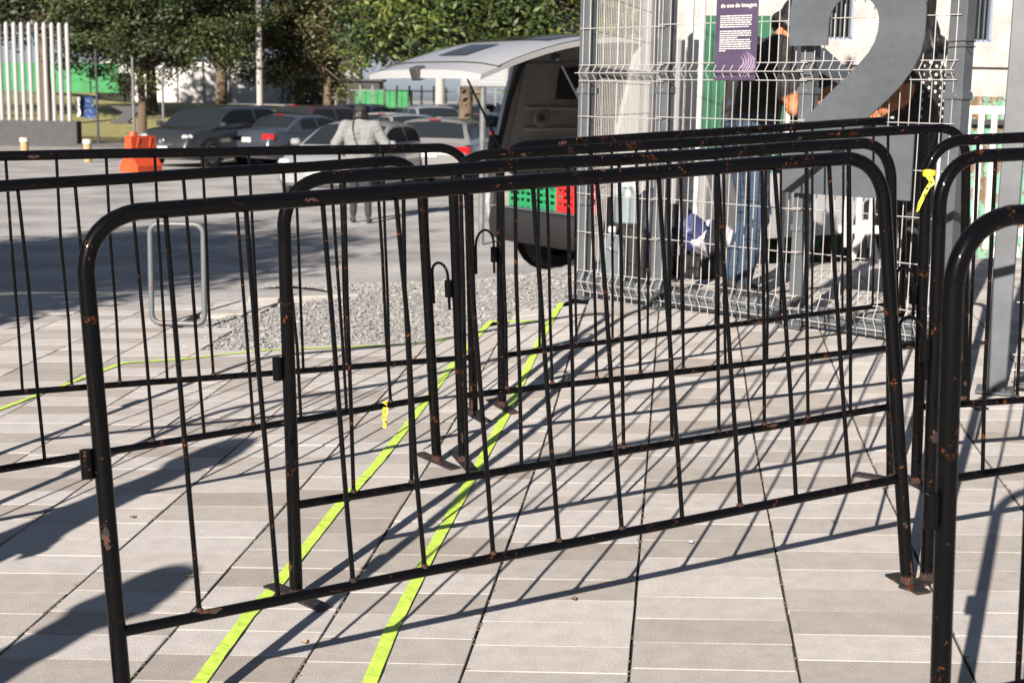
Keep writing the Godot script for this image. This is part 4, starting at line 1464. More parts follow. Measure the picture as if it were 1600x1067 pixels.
	for e in [[tg, 0.006, 1, 5, 1, 8, "rear_window"], [ti, -0.006, 1, 5, 1, 8, "rear_window"], [tg, 0.006, 6, 8, 3, 6, "plate_recess"]]:
		var gq := []
		for i in range(e[2], e[3] + 1):
			for k in range(e[4], e[5]): gq.append(e[0][i * 9 + k] + V(0, e[1], 0))
		var gm := MB.new()
		gm.grid(gq, e[3] - e[2] + 1, e[5] - e[4])
		if gm.n[4].y * e[1] < 0:
			gm = MB.new()
			gm.grid(gq, e[3] - e[2] + 1, e[5] - e[4], true)
		obj(e[6], gm, M.glass, gate)
	var seam := PackedVector3Array()
	for k in 9: seam.append(tg[81 + k] + V(0, 0.002, 0))
	for i in range(8, -1, -1): seam.append(tg[i * 9 + 8] + V(0, 0.002, -0.02))
	mb = MB.new()
	mb.tube(seam, 0.007, 5)
	obj("seam", mb, M.rubber, gate)
	mb = MB.new()
	mb.box(V(-1.20, 1.685, 0.0), Vector3(0.09, 0.10, 0.12), Basis(V(0, 0, 1), 0.3), 0.01)
	obj("handle", mb, M.dark, gate)
	mb = MB.new()
	mb.lathe([Vector2(0.0, -0.04), Vector2(0.035, -0.03), Vector2(0.035, 0.02), Vector2(0.0, 0.03)], 10, Transform3D(Basis.IDENTITY, V(-0.42, 1.82, 0.72)))
	obj("strut_mount", mb, M.dark, gate)
	for k in [["green plastic crate nearest the far side of the van floor", -0.58, M.crategreen, 0.34], ["green plastic crate in the middle of the van floor", -0.23, M.crategreen, 0.34], ["red plastic crate beside the green ones on the van floor", 0.11, M.cratered, 0.32]]:
		crate(k[0], org + bs * V(0.36, 0.575, k[1]), bs * yaw(PI / 2), k[2], Vector3(k[3], 0.22, 0.36))

# ---------------------------------------------------------------- things on the street and behind the fence
func build_street() -> void:
	# tall white poles on a concrete plinth
	var pl := thing("pole_fence", "row of tall white poles standing on a grey concrete plinth", "fence", V(-18.6, -0.36, -44.6))
	var mb := MB.new()
	mb.box(V(1.6, 0.36, 0), Vector3(7.2, 0.86, 0.5), Basis.IDENTITY, 0.02)
	obj("plinth", mb, mat(lin(0.06, 0.06, 0.062), 0.9, M.concrete.albedo_texture, 0.5), pl)
	var pm := MB.new()
	pm.lathe([Vector2(0.065, 0.0), Vector2(0.065, 2.86), Vector2(0.05, 2.93), Vector2(0.0, 2.97)], 12)
	var pmesh := pm.mesh()
	for k in 23: put("pole", pmesh, M.pole, pl, Transform3D(Basis.IDENTITY, V(-0.15 + k * 0.2305, 0.78, 0)))
	var bl := MB.new()
	bl.lathe([Vector2(0.11, 0.0), Vector2(0.11, 0.52), Vector2(0.125, 0.53), Vector2(0.125, 0.60), Vector2(0.10, 0.62), Vector2(0.0, 0.62)], 14)
	var bmesh := bl.mesh()
	for k in [[-13.65, -40.3, "tan concrete bollard in front of the pole fence plinth"], [-11.75, -39.8, "tan concrete bollard at the road edge, right of the plinth"]]:
		var b := thing("bollard", k[2], "bollard", on(k[0], k[1], -0.03), Basis.IDENTITY, "tan bollards at the kerb")
		put("post", bmesh, M.tan, b)
		var cp := MB.new()
		cp.lathe([Vector2(0.128, 0.50), Vector2(0.13, 0.58), Vector2(0.128, 0.605)], 14)
		obj("band", cp, M.white, b)
	# orange water-filled barrier
	var ob := thing("road_barrier", "orange plastic road barrier beside the charcoal SUV", "barrier", on(-9.05, -35.0, -0.03), yaw(1.02))
	mb = MB.new()
	var prof := PackedVector2Array([Vector2(-0.30, 0.0), Vector2(0.30, 0.0), Vector2(0.30, 0.16), Vector2(0.13, 0.40), Vector2(0.10, 0.86), Vector2(-0.10, 0.86), Vector2(-0.13, 0.40), Vector2(-0.30, 0.16)])
	mb.prism(prof, 0.8, Transform3D(yaw(PI / 2), V(-0.4, 0, 0)))
	obj("shell", mb, M.orange, ob)
	for x in [-0.2, 0.2]:
		var g := MB.new()
		g.box(V(x, 0.62, 0.112), Vector3(0.07, 0.42, 0.02), Basis(V(0, 0, 1), -0.25), 0.008)
		obj("rib", g, M.orange, ob)
	var cpp := MB.new()
	cpp.lathe([Vector2(0.09, 0.86), Vector2(0.09, 0.94), Vector2(0.07, 0.96), Vector2(0.0, 0.96)], 12, Transform3D(Basis.IDENTITY, V(-0.24, 0, 0)))
	obj("filler_cap", cpp, M.orange, ob)
	# lane delineator by the hatchback
	var dl := thing("delineator", "slim orange delineator post standing left of the pale silver sedan", "post", on(-4.0, -27.8, -0.03))
	mb = MB.new()
	mb.lathe([Vector2(0.14, 0.0), Vector2(0.14, 0.03), Vector2(0.05, 0.06), Vector2(0.04, 0.12), Vector2(0.04, 0.72), Vector2(0.0, 0.74)], 14)
	obj("shaft", mb, M.orange, dl)
	mb = MB.new()
	mb.lathe([Vector2(0.042, 0.48), Vector2(0.042, 0.58)], 14)
	obj("band", mb, M.white, dl)
	# grey tube rack on the paving
	var rk := thing("bike_rack", "grey painted steel hoop standing on the paving beyond the barriers", "rack", on(-1.94, -8.255))
	var w := 0.155
	var h := 0.595
	var hoop := PackedVector3Array()
	var cs := [V(w, 0.02, 0.01), V(w, h, 0), V(-w, h, 0), V(-w, 0.02, 0.01)]
	hoop.append(V(0, 0.02, 0.01))
	for i in 4:
		var a: Vector3 = cs[(i + 3) % 4]
		var b: Vector3 = cs[(i + 1) % 4]
		hoop.append_array(PackedVector3Array(bend(a, cs[i], b, 0.05)))
	hoop.append(V(0, 0.02, 0.01))
	mb = MB.new()
	mb.tube(hoop, 0.0165, 12)
	obj("hoop", mb, M.rack, rk, Transform3D(yaw(-0.05), Vector3.ZERO))
	# white info sign on a post between van and cars
	var sg := thing("info_sign", "white rounded info sign on a thin post left of the van", "sign", on(-0.40, -17.6, -0.03), yaw(-0.03))
	mb = MB.new()
	mb.tube(PackedVector3Array([V(0, 0, 0), V(0, 1.96, 0)]), 0.038, 10)
	obj("post", mb, M.galv, sg)
	mb = MB.new()
	mb.box(V(0.02, 2.03, 0.045), Vector3(0.58, 0.25, 0.03), Basis.IDENTITY, 0.014)
	var bd := obj("board", mb, M.paper, sg)
	for k in [[-0.17, 0.12, 0.12], [0.12, 0.30, 0.022]]:
		for r in (1 if k[2] > 0.1 else 4):
			mb = MB.new()
			mb.box(V(k[0], 2.03 + (0.0 if k[2] > 0.1 else 0.065 - r * 0.043), 0.0612), Vector3(k[1], k[2], 0.002))
			obj("print_block", mb, mat(lin(0.20, 0.225, 0.235), 0.7), bd)
	# lamp poles and thin posts
	for k in [["tall slim pale street pole between the two left trees", -8.3, -47.2, 8.0, 0.105, M.kerb], ["grey sign post on the lawn left of the first tree trunk", -11.9, -45.3, 3.0, 0.045, M.galv], ["grey sign post on the lawn behind the charcoal SUV", -11.1, -45.8, 2.6, 0.045, M.galv], ["dark post carrying the blue sign on the lawn", -13.0, -45.2, 3.2, 0.04, M.dark], ["pale concrete column in front of the far railings", -3.35, -64.0, 4.2, 0.22, M.kerb], ["round grey steel pole just behind the fence corner", 0.96, -10.65, 6.0, 0.062, M.galv]]:
		var ps := thing("street_pole", k[0], "pole", on(k[1], k[2], -0.03))
		mb = MB.new()
		mb.tube(PackedVector3Array([V(0, 0, 0), V(0, k[3] * 0.5, 0), V(0, k[3], 0)]), [k[4], k[4] * 0.95, k[4] * 0.85], 12)
		obj("shaft", mb, k[5], ps)
		mb = MB.new()
		mb.lathe([Vector2(k[4] * 2.0, 0), Vector2(k[4] * 2.0, 0.03), Vector2(k[4] * 1.1, 0.045)], 12)
		obj("base_flange", mb, k[5], ps)
	# blue crumpled sign and dark slanted metal sculpture on the lawn
	var bs_ := thing("blue_banner", "torn blue and white banner hanging on a dark post", "banner", V(-13.15, 0.72, -45.15))
	for k in [[V(-0.16, 0.28, 0.0), 0.42, 0.34, M.blue, 0.1], [V(-0.10, -0.02, 0.03), 0.46, 0.36, M.blue, -0.2], [V(-0.42, 0.14, -0.03), 0.16, 0.60, M.white, 0.12]]:
		var g := []
		for i in 7:
			for jx in 7:
				g.append(k[0] + Basis(V(0, 0, 1), k[4]) * V((i / 6.0 - 0.5) * k[1], (jx / 6.0 - 0.5) * k[2], 0.05 * sin(i * 1.3 + jx * 0.8) + 0.03 * cos(jx * 2.1)))
		mb = MB.new()
		mb.grid(g, 7, 7)
		obj("cloth", mb, k[3], bs_)
	var sc := thing("lawn_sculpture", "dark slanted metal sculpture on the lawn beside the blue banner", "sculpture", V(-14.6, 0.18, -54.0))
	mb = MB.new()
	mb.prism(PackedVector2Array([Vector2(-0.30, 0.0), Vector2(0.22, 0.0), Vector2(0.85, 0.62), Vector2(-0.36, 0.62), Vector2(0.12, 0.40)]), 0.35)
	obj("slab", mb, M.dark, sc)
	mb = MB.new()
	mb.box(V(0, 0.01, 0.17), Vector3(0.7, 0.06, 0.5), Basis.IDENTITY, 0.01)
	obj("foot", mb, M.dark, sc)
	# far fences: green tarpaulin, white hoarding, dark shed, green container, railings
	var gf := thing("tarp_fence", "bright green tarpaulin fence at the far edge of the lawn", "fence", V(-31.0, 1.20, -77.0))
	for k in 7:
		mb = MB.new()
		mb.box(V(k * 1.55, 0.75, 0.03 * (k % 2)), Vector3(1.50, 1.5, 0.05), Basis.IDENTITY, 0.01)
		obj("panel", mb, M.tarp, gf)
		mb = MB.new()
		mb.tube(PackedVector3Array([V(k * 1.55 - 0.77, 0, 0.06), V(k * 1.55 - 0.77, 1.7, 0.06)]), 0.04, 6)
		obj("post", mb, M.dark, gf)
	var wf := thing("hoarding", "white hoarding behind the trees and parked cars", "hoarding", V(-22.3, 0.75, -78.0))
	for k in 10:
		mb = MB.new()
		mb.box(V(0.7 + k * 1.4, 1.1, 0.02 * (k % 2)), Vector3(1.37, 2.2, 0.05), Basis.IDENTITY, 0.01)
		obj("panel", mb, M.white, wf)
		mb = MB.new()
		mb.tube(PackedVector3Array([V(k * 1.4, 0, 0.08), V(k * 1.4, 2.3, 0.08)]), 0.035, 6)
		obj("post", mb, M.galv, wf)
	var sh := thing("dark_shed", "low dark shed behind the parked cars", "shed", V(-9.6, -0.5, -76.0))
	mb = MB.new()
	mb.box(V(0.4, 1.25, 0), Vector3(4.4, 2.5, 2.0), Basis.IDENTITY, 0.03)
	obj("wall", mb, M.trim, sh)
	mb = MB.new()
	mb.box(V(0.4, 2.56, 0), Vector3(4.7, 0.12, 2.3), Basis.IDENTITY, 0.02)
	obj("roof", mb, M.dark, sh)
	var gc := thing("container", "green container behind grey railings", "container", V(-6.6, -0.5, -73.0))
	mb = MB.new()
	mb.box(V(0, 1.05, 0), Vector3(2.7, 2.1, 2.0), Basis.IDENTITY, 0.02)
	obj("body", mb, M.tarp, gc)
	for k in 9:
		mb = MB.new()
		mb.box(V(-1.2 + k * 0.3, 1.05, 1.02), Vector3(0.12, 1.9, 0.05), Basis.IDENTITY, 0.01)
		obj("rib", mb, M.tarp, gc)
	var rl := thing("railing", "grey steel railings in front of the green container", "railing", V(-8.6, -0.5, -69.5))
	for y in [0.35, 2.05]:
		mb = MB.new()
		mb.box(V(4.1, y, 0), Vector3(8.3, 0.06, 0.05))
		obj("rail", mb, M.galv, rl)
	var bar := MB.new()
	bar.box(V(0, 1.15, 0), Vector3(0.09, 2.3, 0.06))
	var barm := bar.mesh()
	for k in 15: put("post", barm, M.galv, rl, Transform3D(Basis.IDENTITY, V(k * 0.585, 0, 0)))
	for k in [[-4.0, -66.0, "white covered heap left of the pale column"], [-2.2, -67.0, "white covered heap behind the small info sign"]]:
		var hp := []
		for i in 9:
			for jx in 12:
				var a := TAU * jx / 12
				var t := i / 8.0
				var rr := (0.95 * sqrt(1.0 - t * t) + 0.02) * (1.0 + 0.16 * sin(a * 3.0 + t * 5.0) + 0.1 * sin(a * 5 + 1.0))
				hp.append(V(cos(a) * rr, t * 1.5 + 0.1 * sin(a * 4), sin(a) * rr * 0.7))
		mb = MB.new()
		mb.grid(hp, 9, 12, false, true)
		if mb.n[30].dot(mb.v[30]) < 0:
			mb = MB.new()
			mb.grid(hp, 9, 12, true, true)
		tag(obj("covered_heap", mb, M.white, self, Transform3D(Basis.IDENTITY, on(k[0], k[1], -0.05))), k[2], "heap", "white covered heaps")

func build_trees() -> void:
	var olive := [Color(0.022, 0.035, 0.010), Color(0.032, 0.047, 0.012), Color(0.043, 0.058, 0.015), Color(0.018, 0.028, 0.010)]
	var lime := [Color(0.038, 0.066, 0.012), Color(0.058, 0.088, 0.014), Color(0.105, 0.115, 0.018), Color(0.022, 0.04, 0.010), Color(0.018, 0.034, 0.010)]
	tree("street_tree", "round dark olive tree on the lawn nearest the pole fence", V(-12.1, -0.2, -47.0), 2.2, 0.15,
		[[V(-0.9, 2.9, 0.3), 1.5], [V(0.9, 2.7, 0.5), 1.5], [V(0.2, 3.9, 0), 1.9], [V(-1.7, 3.9, -0.4), 1.4], [V(2.1, 3.5, 0.2), 1.5], [V(-0.5, 5.4, 0), 2.0], [V(1.7, 5.2, 0.2), 1.9], [V(2.9, 4.6, -0.5), 1.3], [V(-2.1, 5.3, 0), 1.5], [V(0.5, 6.8, 0), 1.8]], 0.155, 50000, olive, 1)
	tree("street_tree", "dark tree with forked trunk behind the charcoal SUV", V(-11.2, -0.2, -56.0), 2.6, 0.26,
		[[V(-0.8, 3.6, 0), 1.5], [V(1.0, 3.4, 0.4), 1.5], [V(2.3, 3.8, 0), 1.5], [V(0.6, 5.0, 0), 2.1], [V(2.6, 5.4, 0), 1.8], [V(-1.2, 5.6, 0), 1.8], [V(1.2, 7.0, 0), 2.0]], 0.18, 34000, olive, 2)
	tree("street_tree", "broad brownish olive tree between the pole and the gap of sky", V(-6.5, -0.45, -50.5), 2.4, 0.17,
		[[V(-1.3, 2.9, 0.2), 1.2], [V(0.0, 2.8, 0.4), 1.2], [V(-0.6, 4.0, 0), 1.7], [V(-2.0, 4.0, 0), 1.3], [V(0.45, 4.2, 0), 1.1], [V(-1.2, 5.6, 0), 1.8], [V(-0.1, 5.6, 0), 1.2]], 0.15, 36000, [Color(0.05, 0.055, 0.018), Color(0.065, 0.066, 0.022), Color(0.035, 0.042, 0.014), Color(0.085, 0.078, 0.03)], 3)
	tree("street_tree", "yellow-green sunlit tree above the open van tailgate", V(-1.2, -0.45, -36.0), 2.4, 0.2,
		[[V(-1.8, 3.4, 0.6), 1.2], [V(-0.6, 3.3, 0.9), 1.2], [V(0.6, 3.4, 0.9), 1.2], [V(1.7, 3.5, 0.6), 1.2], [V(-1.9, 5.0, 0), 1.2], [V(-0.2, 4.8, 0.3), 1.7], [V(1.5, 4.9, 0), 1.6], [V(2.6, 4.5, 0), 1.2], [V(0.3, 6.2, 0), 1.7]], 0.20, 26000, lime, 4)
	tree("street_tree", "leafy lime-green tree behind the fence corner", V(3.0, -0.3, -34.0), 2.2, 0.18,
		[[V(-1.0, 3.1, 0.5), 1.2], [V(0.3, 2.9, 0.6), 1.3], [V(1.2, 3.6, 0), 1.4], [V(-0.6, 4.6, 0), 1.5], [V(0.9, 5.0, 0), 1.5], [V(0.0, 6.2, 0), 1.5]], 0.20, 16000, lime, 5)
	for k in [["deep green tree at the far left behind the pole fence", -18.7, -58.0, 6], ["deep green tree behind the first olive tree", -16.5, -66.0, 7], ["deep green tree behind the forked tree", -9.0, -84.0, 8], ["deep green tree far behind the parked cars", -2.2, -82.0, 9], ["deep green tree far behind the van roof", 4.5, -84.0, 10], ["deep green tree at the far left edge, behind the poles", -22.5, -60.0, 12]]:
		tree("background_tree", k[0], V(k[1], 0.2, k[2]), 3.4, 0.25, [[V(-1.8, 4.9, 0), 1.9], [V(1.6, 4.8, 0), 1.9], [V(0, 6.4, 0), 2.6], [V(-2.2, 7.0, 0), 2.2], [V(2.2, 7.0, 0), 2.2], [V(0, 8.8, 0), 2.5]], 0.34, 15000, [Color(0.016, 0.024, 0.010), Color(0.022, 0.032, 0.012), Color(0.03, 0.04, 0.014)], k[3], "trees far behind the street")
	# tree to the left whose shade lies across the street
	tree("shade_tree", "dense street tree left of the view, shading the street", V(-10.4, 0.0, -2.9), 3.0, 0.2,
		[[V(0, 4.6, 0), 1.7], [V(-1.2, 5.6, 0.4), 1.8], [V(1.3, 5.4, -0.4), 1.8], [V(0.2, 6.6, 0), 2.0], [V(0.4, 5.4, 1.4), 1.5], [V(-0.3, 5.6, -1.4), 1.5]], 0.24, 26000, olive, 11)

func build_shade_shrub() -> void:
	tree("shade_tree", "young street tree left of the view, beside the paving", V(-5.4, 0.0, -4.95), 1.2, 0.06,
		[[V(0, 2.2, 0), 0.62], [V(-0.4, 2.0, 0.3), 0.5], [V(0.35, 2.1, -0.3), 0.5], [V(-0.5, 2.5, -0.2), 0.45], [V(-1.0, 2.3, 0.1), 0.5]], 0.13, 7000, [Color(0.03, 0.042, 0.012), Color(0.042, 0.056, 0.014)], 21)

func build_behind_fence() -> void:
	# people
	var skin := Color(0.29, 0.115, 0.05)
	var tee := Color(0.010, 0.010, 0.011)
	var jeans := Color(0.018, 0.032, 0.055)
	var p2 := on(1.33, -8.02)
	person("person in black T-shirt and jeans leaning over behind the notice board", p2, 0.25, {
		"pelvis": V(-0.05, 0.90, 0), "chest": V(-0.02, 1.22, 0), "neck": V(0.10, 1.42, 0), "head": V(0.21, 1.53, 0), "face": V(1, -0.55, -0.15),
		"shoulder": [V(0.03, 1.37, -0.19), V(0.02, 1.36, 0.19)], "elbow": [V(0.14, 1.10, -0.24), V(0.10, 1.06, 0.26)], "wrist": [V(0.33, 1.10, -0.10), V(0.30, 1.13, 0.16)],
		"hand_dir": [V(1, 0.2, 0.3), V(1, 0.25, -0.2)], "knee": [V(0.03, 0.49, -0.11), V(-0.02, 0.48, 0.12)], "ankle": [V(-0.06, 0.085, -0.12), V(-0.10, 0.085, 0.14)], "short": true, "bulk": 1.12},
		[skin, tee, jeans, Color(0.02, 0.02, 0.02)], 0.019, false)
	var pal3 := [skin, tee, Color(0.012, 0.012, 0.014), Color(0.02, 0.02, 0.02)]
	var p3 := on(2.24, -8.05)
	var who := person("person in black top with white dots behind the numeral", p3, 2.6, {
		"pelvis": V(0, 0.90, 0), "chest": V(0.02, 1.20, 0), "neck": V(0.03, 1.40, 0), "head": V(0.06, 1.55, 0), "face": V(1, -0.3, 0.3),
		"shoulder": [V(0, 1.36, -0.18), V(0, 1.36, 0.18)], "elbow": [V(0.05, 1.08, -0.25), V(0.04, 1.08, 0.24)], "wrist": [V(0.22, 0.95, -0.20), V(0.24, 0.98, 0.10)],
		"knee": [V(0.03, 0.48, -0.10), V(0.0, 0.48, 0.10)], "ankle": [V(-0.05, 0.085, -0.10), V(-0.06, 0.085, 0.10)], "short": true}, pal3, 0.022, true)
	rng.seed = 31
	var dots := MB.new()
	for i in 7:
		for k in 9:
			var a := -1.1 + k * 0.27
			var y := 0.98 + i * 0.045
			dots.lathe([Vector2(0.009, 0.0), Vector2(0.009, 0.004), Vector2(0, 0.005)], 8, Transform3D(Basis(V(0, 1, 0), V(-cos(a), 0, sin(a)), V(0, 1, 0).cross(V(-cos(a), 0, sin(a)))), V(0.01 - cos(a) * 0.126, y + (0.02 if k % 2 else 0.0), sin(a) * 0.205)))
	tag(obj("dots", dots, M.white, who), "", "", "", "stuff")
	# grey-jacketed person on the street, seen from behind
	var jk := Color(0.135, 0.145, 0.142)
	var p1 := on(-2.26, -21.2, -0.03)
	var man := person("person in pale grey jacket and dark cap walking away on the street", p1, PI / 2 + 0.1, {
		"pelvis": V(0, 0.93, 0), "chest": V(0.0, 1.26, 0), "neck": V(0.03, 1.47, 0), "head": V(0.05, 1.61, 0), "face": V(1, 0, 0.0),
		"shoulder": [V(0, 1.40, -0.215), V(0, 1.40, 0.215)], "elbow": [V(-0.05, 1.15, -0.36), V(-0.05, 1.15, 0.36)], "wrist": [V(0.12, 1.0, -0.24), V(0.12, 1.0, 0.24)],
		"knee": [V(0.06, 0.50, -0.10), V(-0.02, 0.50, 0.10)], "ankle": [V(0.06, 0.085, -0.11), V(-0.15, 0.09, 0.11)], "coat": true, "bulk": 1.34},
		[Color(0.30, 0.14, 0.08), jk, Color(0.012, 0.013, 0.017), Color(0.02, 0.02, 0.02)], 0.022, false)
	var st := MB.new()
	st.tube(PackedVector3Array([V(-0.06, 1.50, -0.11), V(-0.145, 1.38, -0.12), V(-0.165, 1.2, -0.08), V(-0.16, 1.08, 0.0), V(-0.15, 1.05, 0.08)]), 0.008, 6)
	obj("bag_strap", st, M.dark, man)
	var cap := MB.new()
	cap.lathe([Vector2(0.100, -0.01), Vector2(0.104, 0.02), Vector2(0.097, 0.055), Vector2(0.072, 0.088), Vector2(0.035, 0.104), Vector2(0.0, 0.107)], 18, Transform3D(Basis(V(0, 0, 1), -0.1), V(0.03, 1.625, 0)))
	obj("cap", cap, M.bag, man)
	# two people waiting just left of the view, whose shadows fall on the paving
	for k in [["person in cap standing left of the view, nearest the camera", -2.27, -0.95, -0.4, Color(0.10, 0.11, 0.14)], ["person standing left of the view, farther up the queue", -2.36, -2.45, -0.45, Color(0.2, 0.06, 0.05)]]:
		person(k[0], on(k[1], k[2]), k[3], {
			"pelvis": V(0, 0.93, 0), "chest": V(0.0, 1.25, 0), "neck": V(0.02, 1.46, 0), "head": V(0.04, 1.60, 0),
			"shoulder": [V(0, 1.40, -0.19), V(0, 1.40, 0.19)], "elbow": [V(-0.03, 1.13, -0.25), V(-0.03, 1.13, 0.25)], "wrist": [V(0.12, 0.93, -0.22), V(0.12, 0.93, 0.22)],
			"knee": [V(0.02, 0.50, -0.10), V(0.0, 0.50, 0.10)], "ankle": [V(-0.04, 0.085, -0.11), V(-0.05, 0.085, 0.11)], "bulk": 0.85},
			[Color(0.30, 0.14, 0.08), k[4], Color(0.03, 0.035, 0.05), Color(0.02, 0.02, 0.02)], 0.034, false, false)

	# bags and bottles on the ground
	var pk := thing("backpack", "black backpack on the ground behind the corner mesh panel", "bag", on(0.70, -8.95), yaw(0.5))
	var mb := MB.new()
	figure(mb, [[V(-0.08, 0.14, 0), V(-0.08, 0.42, 0), 0.12, 0.10, 0], [V(0.08, 0.14, 0), V(0.08, 0.42, 0), 0.12, 0.10, 0], [V(-0.05, 0.14, 0.1), V(0.05, 0.20, 0.1), 0.08, 0.07, 0]], 0.02, 0.05, [Color.WHITE])
	obj("sack", mb, M.bag, pk)
	mb = MB.new()
	mb.tube(PackedVector3Array([V(-0.03, 0.50, 0), V(-0.02, 0.56, 0), V(0.03, 0.56, 0), V(0.05, 0.50, 0)]), 0.012, 6)
	obj("handle", mb, M.bag, pk)
	var nb := thing("duffel_bag", "navy blue bag leaning beside the black backpack", "bag", on(0.80, -8.58), yaw(0.8))
	mb = MB.new()
	figure(mb, [[V(0, 0.14, 0), V(0.03, 0.50, 0), 0.13, 0.085, 0], [V(0.08, 0.12, 0), V(0.06, 0.40, 0), 0.11, 0.08, 0]], 0.02, 0.05, [Color.WHITE])
	obj("sack", mb, M.navy, nb)
	mb = MB.new()
	mb.tube(PackedVector3Array([V(-0.02, 0.58, 0), V(0.0, 0.66, 0), V(0.06, 0.66, 0), V(0.08, 0.52, 0)]), 0.012, 6)
	obj("handle", mb, M.navy, nb)
	for k in [[0.66, -8.50, "big clear water bottle with orange cap, standing on the fence side of the backpack", 0.32], [0.575, -8.36, "clear water bottle lying low against the corner mesh panel", 0.0]]:
		var wb := thing("water_bottle", k[2], "bottle", on(k[0], k[1], 0.0))
		if k[3] > 0.0:
			mb = MB.new()
			mb.box(V(0, 0.19, 0), Vector3(0.24, 0.38, 0.20), Basis.IDENTITY, 0.02)
			tag(obj("black_box", mb, M.bag, self, Transform3D(Basis.IDENTITY, on(k[0], k[1]))), "black box carrying the big water bottle", "box")
			wb.position.y += 0.385
		mb = MB.new()
		var pr := [Vector2(0.0, 0.0), Vector2(0.07, 0.0)]
		for i in 7:
			pr.append(Vector2(0.078, 0.02 + i * 0.035)); pr.append(Vector2(0.073, 0.037 + i * 0.035))
		pr.append_array([Vector2(0.074, 0.27), Vector2(0.05, 0.32), Vector2(0.022, 0.345), Vector2(0.022, 0.37)])
		mb.lathe(pr, 16)
		obj("bottle", mb, M.clear, wb)
		mb = MB.new()
		mb.lathe([Vector2(0.026, 0.355), Vector2(0.026, 0.385), Vector2(0.0, 0.388)], 12)
		obj("cap", mb, M.orange if k[3] > 0 else M.white, wb)
	var wbag := thing("plastic_bag", "crumpled white and violet plastic bag on a black box", "bag", on(1.20, -8.95, 0.12))
	for e in 2:
		var g := []
		for i in 14:
			for jx in 18:
				var a := TAU * jx / 18
				var t := i / 13.0
				var rr := sin(PI * clampf(t * 0.93 + 0.05, 0, 1)) * (0.17 + 0.022 * sin(a * 5 + t * 9.0) + 0.018 * sin(a * 9 - t * 14.0))
				if e == 1: rr = rr * 0.5 + 0.008
				g.append(V(cos(a) * rr * 1.15 - (0.10 if e == 1 else -0.02), t * 0.23 + (0.04 if e == 1 else 0.0), sin(a) * rr * 0.8 + (0.05 if e == 1 else 0.0)))
		mb = MB.new()
		mb.grid(g, 14, 18, false, true)
		if mb.n[120].dot(mb.v[120] - V(0, 0.15, 0)) < 0:
			mb = MB.new()
			mb.grid(g, 14, 18, true, true)
		obj("sheet", mb, M.plastic if e == 0 else M.violet, wbag)
	mb = MB.new()
	mb.box(V(0, 0.06, 0), Vector3(0.40, 0.12, 0.30), Basis.IDENTITY, 0.02)
	tag(obj("black_box", mb, M.bag, self, Transform3D(yaw(0.6), on(1.20, -8.95))), "black box under the white and violet plastic bag", "box")
	# power adapter with cable
	var ad := thing("power_box", "small white power box with white cable on the ground behind the numeral", "power box", on(2.02, -7.60))
	mb = MB.new()
	mb.box(V(0, 0.14, 0), Vector3(0.08, 0.18, 0.05), Basis(V(0, 0, 1), 0.05), 0.008)
	obj("case", mb, M.white, ad)
	mb = MB.new()
	mb.tube(PackedVector3Array([V(0.0, 0.05, 0.03), V(-0.05, 0.006, 0.12), V(-0.02, 0.006, 0.30), V(0.12, 0.006, 0.38), V(0.25, 0.006, 0.30)]), 0.006, 6)
	obj("cable", mb, M.white, ad)
	# white canopy with green banner behind the notice board
	var cn := thing("canopy", "white event canopy with hanging valance behind the fence", "canopy", on(1.9, -10.1), along(V(0.96, 0, 0.28)))
	for x in [-0.72, 0.75]:
		mb = MB.new()
		mb.box(V(x, 1.15, 0), Vector3(0.05, 2.3, 0.05), Basis.IDENTITY, 0.006)
		obj("leg", mb, M.white, cn)
	var vl := []
	for i in 21:
		for jx in 4:
			vl.append(V(-0.85 + i * 0.085, 2.32 - jx * 0.165, 0.05 + 0.012 * sin(i * 1.1 + jx)))
	mb = MB.new()
	mb.grid(vl, 21, 4)
	if mb.n[30].z < 0:
		mb = MB.new()
		mb.grid(vl, 21, 4, true)
	obj("valance", mb, M.white, cn)
	mb = MB.new()
	mb.prism(PackedVector2Array([Vector2(-0.9, 2.32), Vector2(0.9, 2.32), Vector2(0, 2.9)]), 0.02, Transform3D(Basis.IDENTITY, V(0, 0, -0.8)))
	mb.quad(V(-0.9, 2.32, 0.1), V(0.9, 2.32, 0.1), V(0, 2.9, -0.8), V(0, 2.9, -0.8))
	obj("roof", mb, M.white, cn)
	var font := SystemFont.new()
	font.font_names = PackedStringArray(["Droid Sans"])
	font.font_weight = 700
	var bn := thing("green_banner", "green banner with white letter behind the notice board", "banner", on(1.47, -9.45), along(V(0.97, 0, 0.2)))
	var gg := []
	for i in 13:
		for jx in 9:
			gg.append(V(-0.26 + i * 0.0433, 0.62 + jx * 0.125, 0.008 * sin(i * 0.9 + jx * 0.5)))
	mb = MB.new()
	mb.grid(gg, 13, 9)
	if mb.n[30].z < 0:
		mb = MB.new()
		mb.grid(gg, 13, 9, true)
	obj("cloth", mb, M.greencloth, bn)
	var tm := TextMesh.new()
	tm.text = "E"; tm.font = font; tm.font_size = 48; tm.pixel_size = 0.155 / 48.0; tm.depth = 0.002
	put("lettering", tm, M.white, bn, Transform3D(Basis.IDENTITY, V(-0.155, 1.34, 0.018)))
	for x in [-0.28, 0.29]:
		mb = MB.new()
		mb.tube(PackedVector3Array([V(x, 0, 0), V(x, 1.8, 0)]), 0.018, 8)
		obj("frame_post", mb, M.white, bn)
	# white railing, teal sheet fence, white building
	var wr := thing("white_railing", "white picket railing behind the gate opening", "railing", on(2.75, -11.3), along(V(1, 0, 0.02)))
	for y in [0.32, 1.26]:
		mb = MB.new()
		mb.box(V(1.1, y, 0), Vector3(2.6, 0.065, 0.04), Basis.IDENTITY, 0.006)
		obj("rail", mb, M.white, wr)
	mb = MB.new()
